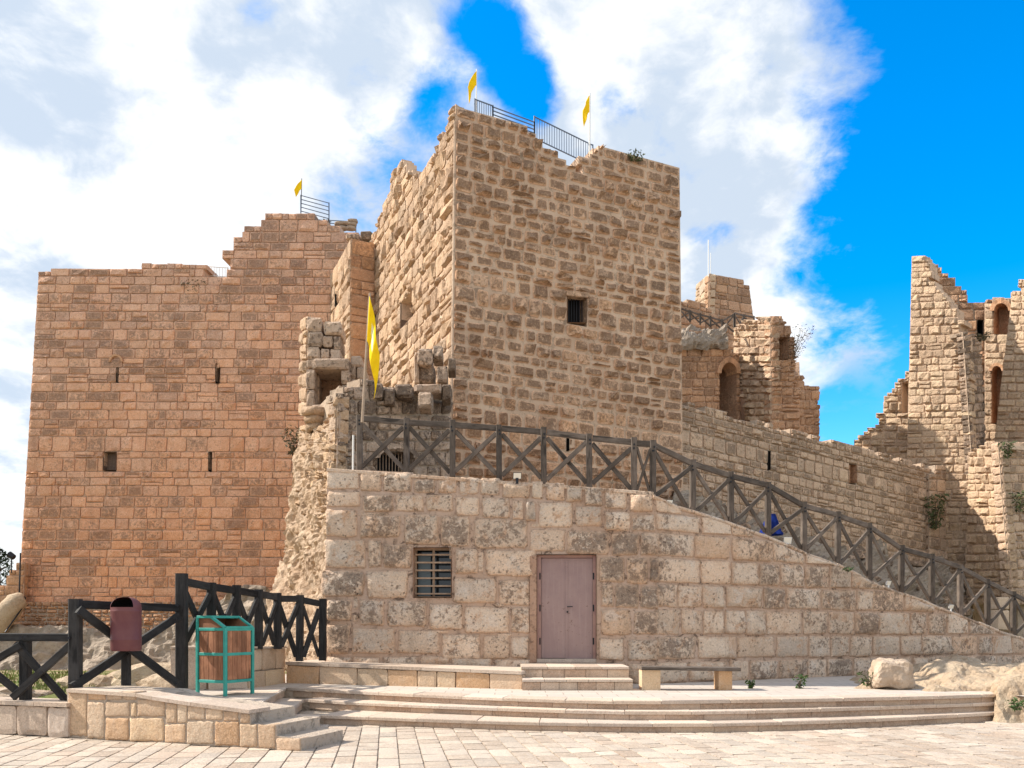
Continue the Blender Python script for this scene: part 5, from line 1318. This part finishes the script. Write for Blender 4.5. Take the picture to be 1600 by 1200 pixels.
mb = MB(); mb.tube([c + up * (hB - .03), c + up * (hB - .025)], r0 * .93, 20); mb.build('mouth_shade', M['dark'], bn)  # black disc standing in for the shade in the bin mouth
mb = MB(); mb.bar(c + Vector((-.1, r0, hB * .6)), c + Vector((.1, r0, hB * .6)), .1, .06); mb.build('bracket', M['iron'], bn)

gb = thing('slatted_litter_bin', 'square litter bin with brown wooden slats in a turquoise metal frame', 'litter bin', PZ(352, 14.35, .45))
D_ = 14.35; cB = PZ(352, D_, 0); z0 = .46
th = R(26)
e1 = Vector((math.cos(th), -math.sin(th), 0)) ; e2 = Vector((math.sin(th), math.cos(th), 0))   # e1 towards the viewer and right, e2 away and right
hw = .315
fx, fy = e1, e2
def bp_(a, b_, z): return cB + fx * a * hw + fy * b_ * hw + up * (z0 + z)
Ht = 1.13
legs = {}
for a in (-1, 1):
    for b_ in (-1, 1):
        mb = MB(); mb.bar(bp_(a, b_, -.02), bp_(a, b_, Ht), .055, .055, fx); mb.build('leg', M['green'], gb)
corners_ = [(-1, -1), (1, -1), (1, 1), (-1, 1)]
for (a, b_) , (a2, b2) in zip(corners_, corners_[1:] + corners_[:1]):
    for z in (.22, .68, Ht - .03):
        mb = MB(); mb.bar(bp_(a, b_, z), bp_(a2, b2, z), .035, .05); mb.build('frame_rail', M['green'], gb)
    for (zz0, zz1) in ((.25, .655), (.705, Ht - .055)):
        for k in range(5):
            t = (k + .5) / 5 * .86 + .07
            p, q_ = bp_(a, b_, zz0), bp_(a2, b2, zz0); s0 = p.lerp(q_, t); out_ = (s0 - (cB + up * s0.z)); out_.z = 0
            side_ = (q_ - p).normalized()
            mb = MB(); u_ = side_
            mb.bar(s0, s0 + up * (zz1 - zz0), (q_ - p).length * .86 / 5 - .006, .02, u_.cross(up)); mb.build('slat', M['brown_wood'], gb)
# hood: flat top over the rear-left half, sloping mouth towards the right
Hh = .18
zz = Ht
tp = {k: bp_(*k, zz) for k in ((-1, -1), (1, -1), (1, 1), (-1, 1))}
P1, P2 = bp_(-1, -1, zz + Hh), bp_(-1, 1, zz + Hh)
P3, P4 = bp_(.0, -1, zz + Hh), bp_(.0, 1, zz + Hh)
for (p, q_) in ((tp[(-1, -1)], P1), (tp[(-1, 1)], P2), (P1, P2), (P1, P3), (P2, P4), (P3, P4), (P3, tp[(1, -1)]), (P4, tp[(1, 1)]), (tp[(1, -1)], tp[(1, 1)])):
    mb = MB(); mb.bar(p, q_, .045, .045); mb.build('hood_frame', M['green'], gb)
i_ = .02
mb = MB()
for pl_ in ([bp_(-.97, -.97, zz), bp_(.9, -.97, zz), bp_(.05, -.97, zz + Hh - .02), bp_(-.97, -.97, zz + Hh - .02)], [bp_(-.97, .97, zz), bp_(.9, .97, zz), bp_(.05, .97, zz + Hh - .02), bp_(-.97, .97, zz + Hh - .02)], [bp_(-.97, -.97, zz), bp_(-.97, .97, zz), bp_(-.97, .97, zz + Hh - .02), bp_(-.97, -.97, zz + Hh - .02)]):
    cc = sum(pl_, Vector()) / 4; inn = (cB + up * cc.z - cc).normalized() * .018
    mb.hexa(pl_ + [p + inn for p in pl_])
mb.build('hood_panel', M['brown_wood'], gb)
mb = MB(); pl_ = [bp_(-.97, -.97, zz + Hh), bp_(0, -.97, zz + Hh), bp_(0, .97, zz + Hh), bp_(-.97, .97, zz + Hh)]; mb.hexa([p - up * .012 for p in pl_] + [p + up * .008 for p in pl_]); mb.build('hood_top', M['green'], gb)
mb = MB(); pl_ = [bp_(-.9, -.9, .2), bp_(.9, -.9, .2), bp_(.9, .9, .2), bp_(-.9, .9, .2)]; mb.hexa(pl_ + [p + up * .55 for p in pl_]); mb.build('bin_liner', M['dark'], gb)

be = thing('stone_bench', 'plain bench of a grey plank on two pale stone blocks against the wall', 'bench', PZ(1075, 15.5, .435))
for (x0, x1, t_) in ((1003, 1032, .3), (1123, 1144, .8)):
    bmz = Masonry(be, 10, 'bench_block')
    p, q_ = PZ(x0, 15.35, 0), PZ(x1, 15.35, 0); block(bmz, p, q_, p + Vector((0, .36, 0)), q_ + Vector((0, .36, 0)), .43, CZ - 70 * 15.35 / F, M['clad'])
    bmz.finish()
mb = MB(); a_, b_ = P(1000, 1042.5, 15.5), P(1153, 1044.5, 15.5); mb.bar(a_ - up * .01, b_ - up * .01, .42, .065); mb.build('bench_plank', M['grey_wood'], be)

# ================================================================== ROCKS AND PLANTS RIGHT
tag(ico_rock('boulder', P(1392, 1053, 15.7), .37, .33, .29, M['boulder'], None, 4, .22, 4, flat=.5), 'squarish brown boulder by the wall near the right end of the steps', 'boulder')
def outcrop(u, v):
    x = 6.2 + 10 * u; y = 13.4 + 7.4 * v
    px = 800 + x / y * F
    fr_ = 14.5 if px < 1555 else 13.75                       # front of the rock
    d1 = (px - 1405) / 130 * 1.6; d2 = (y - fr_)
    k = max(0, min(1, min(d1, d2 * .95, (16.1 - x)) / .75)); k = k * k * (3 - 2 * k)
    d3 = min((px - 1310) / 130 * 1.6, (y - 15.3)); ap = max(0, min(1, d3 / .5))
    h = (.22 if y > 15.2 else -.15) + k * (0 if y > 15.2 else .37) + k * (.30 + .13 * max(0, min(1, d2 / 2.6)) + .24 * fbm((x, y, 3), .6, 4)) + ap * .28 * (1 - k)
    return Vector((x, y, h))
bumpy('rock_outcrop', outcrop, 130, 100, .13, 1.5, M['rock_cream'], None, 'structure', 17)
for i, (px, py, s_, lab) in enumerate(((1173, 1072, .10, 'small green weed at the wall foot just right of the bench'), (1250, 1072, .17, 'leafy green weed between the bench and the boulder'), (1356, 1072, .22, 'dark green weed tuft tucked against the boulder'))):
    shrub('weed', PZ(px, 15.75, .43), s_ * .9, s_ * 1.5, 90, .045, M['leaf'], lab, 'weed', 'weeds along the foot of the front wall', i)
shrub('weed', P(1588, 1108, 13.9), .2, .16, 60, .05, M['leaf'], 'weed on the rock at the right end of the steps', 'weed', 'weeds along the foot of the front wall', 9)
shrub('weed', P(1325, 893, 18.9), .14, .1, 50, .04, M['leaf'], 'weed growing on the sloping wall top', 'weed', None, 12)
shrub('bush', P(990, 254, 29.7), .42, .22, 220, .07, M['dusty_leaf'], 'green bush growing on the top edge of the keep', 'bush', None, 21)
shrub('bush', P(1462, 826, 40.2), .55, 1.6, 300, .11, M['dusty_leaf'], 'dusty bush climbing the long wall near the right tower', 'bush', None, 22)
shrub('bush', P(1240, 560, 42.2), .7, 1.6, 260, .06, M['dry'], 'wispy bare bush hanging off the ruin behind the wall', 'bush', None, 23, lean=Vector((.5, 0, 0)), stems=12)
shrub('bush', P(1574, 715, 37.2), .35, .7, 150, .09, M['dusty_leaf'], 'small plant on the ledge of the right tower', 'bush', None, 24)
shrub('bush', P(1594, 800, 37.2), .4, .9, 160, .09, M['dusty_leaf'], 'green plant on the flank of the right tower below the ledge plant', 'bush', None, 25)
shrub('bush', P(1532, 533, 42.0), .5, .3, 120, .09, M['dry'], 'dry plant sprouting high inside the hollow tower', 'bush', None, 26)
shrub('bush', P(306, 450, 40.2), .8, .4, 200, .09, M['dry'], 'dry dark scrub hanging below the bastion parapet', 'bush', None, 27, droop=.4)
shrub('bush', P(507, 357, 39.6), .3, .4, 100, .08, M['dry'], 'small dark shrub beside the rail frame on the bastion', 'bush', None, 28)
shrub('bush', P(457, 712, 27), .4, .9, 160, .08, M['dry'], 'dry grey shrub on the edge of the sunlit rock', 'bush', None, 29)
# far tree at the left edge
tr = thing('pine_tree', 'dark green pine beyond the castle at the left edge', 'tree', PZ(-2, 60, -.5))
mb = MB(); b0 = PZ(-2, 60, -.5); mb.tube([b0, b0 + up * 3.5, b0 + up * 7.4], [.25, .2, .05], 8)
for k in range(10):
    a = k * 2.4; h_ = 2 + k * .5; mb.tube([b0 + up * h_, b0 + Vector((math.cos(a) * (2.3 - k * .18), math.sin(a) * (2.3 - k * .18), h_ + .5))], [.08, .02], 5)
mb.build('trunk', M['bark'], tr)
rnd = random.Random(3); mb = MB()
for k in range(2600):
    hh_ = rnd.random(); rr_ = 2.6 * (1 - hh_ ** 1.6) * math.sqrt(rnd.random()) + .1; a = rnd.uniform(0, 6.28)
    cN = b0 + Vector((math.cos(a) * rr_, math.sin(a) * rr_, 1.4 + hh_ * 6.2)) + Vector((fbm((a, hh_ * 4, 0), 1.5), 0, 0)) * .5
    d_ = Vector((rnd.uniform(-1, 1), rnd.uniform(-1, 1), rnd.uniform(-.6, .6))).normalized(); e_ = d_.cross(up + Vector((.1, .2, 0))).normalized(); l = rnd.uniform(.1, .24)
    mb.add([cN - d_ * l, cN + e_ * l * .3, cN + d_ * l, cN - e_ * l * .3], [(0, 1, 2, 3)])
mb.build('crown', M['pine'], tr)
# grass beyond the left fence
rnd = random.Random(8); mb = MB()
for k in range(5200):
    x_ = rnd.uniform(-60, 300); d_ = 14 + 23 * rnd.random() ** 1.6
    X_ = (x_ - 800) / F * d_
    if fbm((X_, d_, 0), .35, 3) < -.05: continue
    zg = gz(X_, d_) if d_ < 60 else 0
    p = Vector((X_, d_, zg - .05)); a = rnd.uniform(0, 6.28); h_ = rnd.uniform(.07, .2); w = .02 + d_ * .0007
    mb.add([p + Vector((math.cos(a) * w, math.sin(a) * w, 0)), p - Vector((math.cos(a) * w, math.sin(a) * w, 0)), p + Vector((rnd.uniform(-.06, .06), rnd.uniform(-.06, .06), h_))], [(0, 1, 2)])
mb.build('grass', simple('grass_blade', (.13, .19, .035), .8, nscale=1.5, c2=(.20, .19, .07)), None, 'stuff')
for i, (px, py, d_, s_) in enumerate(((140, 1068, 20, .5), (215, 1062, 21, .6), (250, 1058, 18.5, .7), (10, 1085, 15.5, .35), (52, 1088, 15.8, .25), (272, 1066, 16.5, .45))):
    tag(ico_rock('field_rock', P(px, py, d_), s_ * 1.3, s_, s_ * .45, M['rock_cream'] if i not in (3, 4) else M['boulder'], None, i * 5, .3, 3), ['pale rock in the grass seen just left of the maroon bin bay centre', 'pale rock in the grass under the maroon bin', 'large pale rock seen between the maroon bin and the tall black post', 'brown rock at the left edge behind the low fence', 'small brown rock beside the post of the low fence', 'pale rock right beside the foot of the tall black post'][i], 'rock', 'rocks in the grass behind the fences')

# ================================================================== FLAGS
def flag(name, label, base, tip, pr, anchor, w, h, dirv, droop, seed, group, pole_mat, emblem=False, fold=.12):
    t = thing(name, label, 'flag', base, group)
    mb = MB(); mb.tube([base, tip], [pr, pr * .8], 8); mb.build('flagpole', pole_mat, t)
    nu, nv = 18, 12; V = []; ax = (base - tip).normalized()
    for j in range(nv + 1):
        for i in range(nu + 1):
            u, v = i / nu, j / nv
            p = anchor + ax * h * v + dirv * w * u * (1 - .25 * v * u) + Vector((0, 0, -1)) * droop * w * u ** 1.3
            wv = math.sin(u * 9 + v * 2.5 + seed) * fold * u ** .7
            p += dirv.cross(up).normalized() * wv * w + dirv * (math.cos(u * 8 + seed) * .05 * u * w)
            V.append(p)
    Fc = [(j * (nu + 1) + i, j * (nu + 1) + i + 1, (j + 1) * (nu + 1) + i + 1, (j + 1) * (nu + 1) + i) for j in range(nv) for i in range(nu)]
    o = mesh_obj('flag_cloth', V, Fc, [M['yellow'], M['pale_cloth']], t, smooth=True)
    if emblem:
        for p in o.data.polygons:
            j, i = divmod(p.index, nu)
            if ((i - nu * .42) / 3.2) ** 2 + ((j - nv * .42) / 2.2) ** 2 < 1: p.material_index = 1
    md = o.modifiers.new('thickness', 'SOLIDIFY'); md.thickness = .006
gfl = 'yellow flags on the castle'
flag('flag', 'limp yellow flag on a tall pale pole rising behind the ramp fence', P(566, 660, 17.75), P(578, 458, 17.75), .032, P(577.6, 463, 17.72), .55, .95, Vector((.30, -.1, 0)).normalized() * .42, 2.3, 1, gfl, M['sack'], True, .13)
flag('flag', 'yellow flag at the left end of the keep roof', P(744, 190, 28.1), P(744.5, 108, 28.1), .022, P(744.4, 111, 28.08), .62, .48, Vector((-.8, -.3, 0)).normalized() * .55, 1.05, 2, gfl, M['white_paint'])
flag('flag', 'yellow flag on a white pole by the notch in the keep roof', P(921, 245, 30.4), P(921.5, 146, 30.4), .035, P(921, 149, 30.36), .6, .6, Vector((-.8, -.3, 0)).normalized() * .42, 1.0, 4, gfl, M['white_paint'])
flag('flag', 'yellow flag above the rail frame on the bastion shoulder', P(470, 345, 40.4), P(471.5, 279, 40.4), .022, P(471.4, 281, 40.36), .7, .45, Vector((-.8, -.3, 0)).normalized() * .5, .75, 6, gfl, M['iron'])

# ================================================================== LAMPS AND OTHER SMALL THINGS
def floodlight(label, p, s, body, yaw=0, tilt=-.3, group='small floodlights along the wall top'):
    t = thing('floodlight', label, 'floodlight', p, group)
    f_ = Vector((math.sin(yaw), -math.cos(yaw), 0)); sd = Vector((math.cos(yaw), math.sin(yaw), 0)); f2 = (f_ * math.cos(tilt) + up * math.sin(tilt) * -1).normalized(); u2 = sd.cross(f2) * -1
    if u2.z < 0: u2 = -u2
    cc = p + up * s * .75
    def bx(w0, h0, d0, w1, h1, d1): return [cc + sd * a * w + u2 * b_ * h + f2 * d for (w, h, d) in ((w0, h0, d0), (w1, h1, d1)) for a, b_ in ((-1, -1), (1, -1), (1, 1), (-1, 1))]
    mb = MB(); mb.hexa(bx(s * .35, s * .3, -s * .3, s * .55, s * .45, s * .15)); mb.build('housing', body, t)
    mb = MB(); mb.hexa(bx(s * .48, s * .38, s * .14, s * .48, s * .38, s * .18)); mb.build('lamp_glass', M['lamp_glass'], t)
    mb = MB(); mb.bar(p - up * .05, p + up * s * .4, s * .35, s * .2, f_); mb.build('bracket', body, t)
floodlight('black floodlight on the wall top under the ramp fence above the window', P(808, 752, 16.95), .16, M['iron'], .1, .5)
floodlight('small pale floodlight where the wall top starts to fall', P(1046, 791, 17.2), .11, M['white_paint'], .3, .4)
floodlight('bright cream floodlight on the falling wall top above the boulder side', P(1230, 853, 18.9), .17, M['white_paint'], .1, .3)
floodlight('small pale floodlight on the lower wall top, beyond the weed', P(1388, 917, 20.4), .13, M['white_paint'], .5, .4)
floodlight('lowest small pale floodlight near the end of the wall top', P(1486, 953, 21.6), .12, M['white_paint'], .2, .4)
t = thing('floodlight', 'black spotlight on a thin bracket beside the left edge of the bastion', 'floodlight', P(18, 892, 39.5))
mb = MB(); mb.tube([P(18, 895, 39.5), P(18, 872, 39.5)], .03, 6); mb.build('bracket', M['iron'], t)
mb = MB(); mb.tube([P(14, 866, 39.4), P(22, 871, 39.4)], [.16, .13], 10); mb.build('housing', M['iron'], t)
mb = MB(); mb.tube([P(32, 864, 39.3), P(31, 900, 39.2), P(30, 926, 39.1), P(40, 934, 39.0), P(38, 945, 38.9), P(22, 968, 38.2), P(8, 988, 37.9)], .035, 5)
tag(mb.build('cable', M['iron']), 'black cable running down the left edge of the bastion', 'cable')
# blue cloth on the ramp
def bc(u, v):
    a = u * 6.28; r_ = (.30 - .2 * v) * (1 + .18 * math.sin(a * 5) * (1 - v))
    c_ = P(1205, 836, 20.0); return c_ + Vector((r_ * math.cos(a) * .9, r_ * math.sin(a), v * .5))
bumpy('blue_cloth', bc, 40, 14, .03, 3, M['blue_cloth'], None, None, 2, smooth=True)
tag(bpy.data.objects['blue_cloth'], 'crumpled dark blue cloth draped behind the ramp fence', 'cloth')
# pale pier and bright paving at the end of the ramp
pr_ = thing('stone_pier', 'pale sunlit stone pier at the end of the ramp fence', 'pier', P(1568, 975, 27))
pz_ = Masonry(pr_, 20, 'pier_stone')
for (y0, y1) in ((933, 952), (953, 985)): box_stone(pz_, 1559, y0, 1577, y1, 27, .5, M['clad'], .02, t=.7, rough=.3, levels=2, roundness=.03)
pz_.finish()
mb = MB(); mb.tube([P(551.5, 735, 17.9), P(552, 680, 17.9)], .022, 8)
tag(mb.build('pale_pipe', M['pipe']), 'short white pipe standing beside the first ramp fence post', 'pipe')
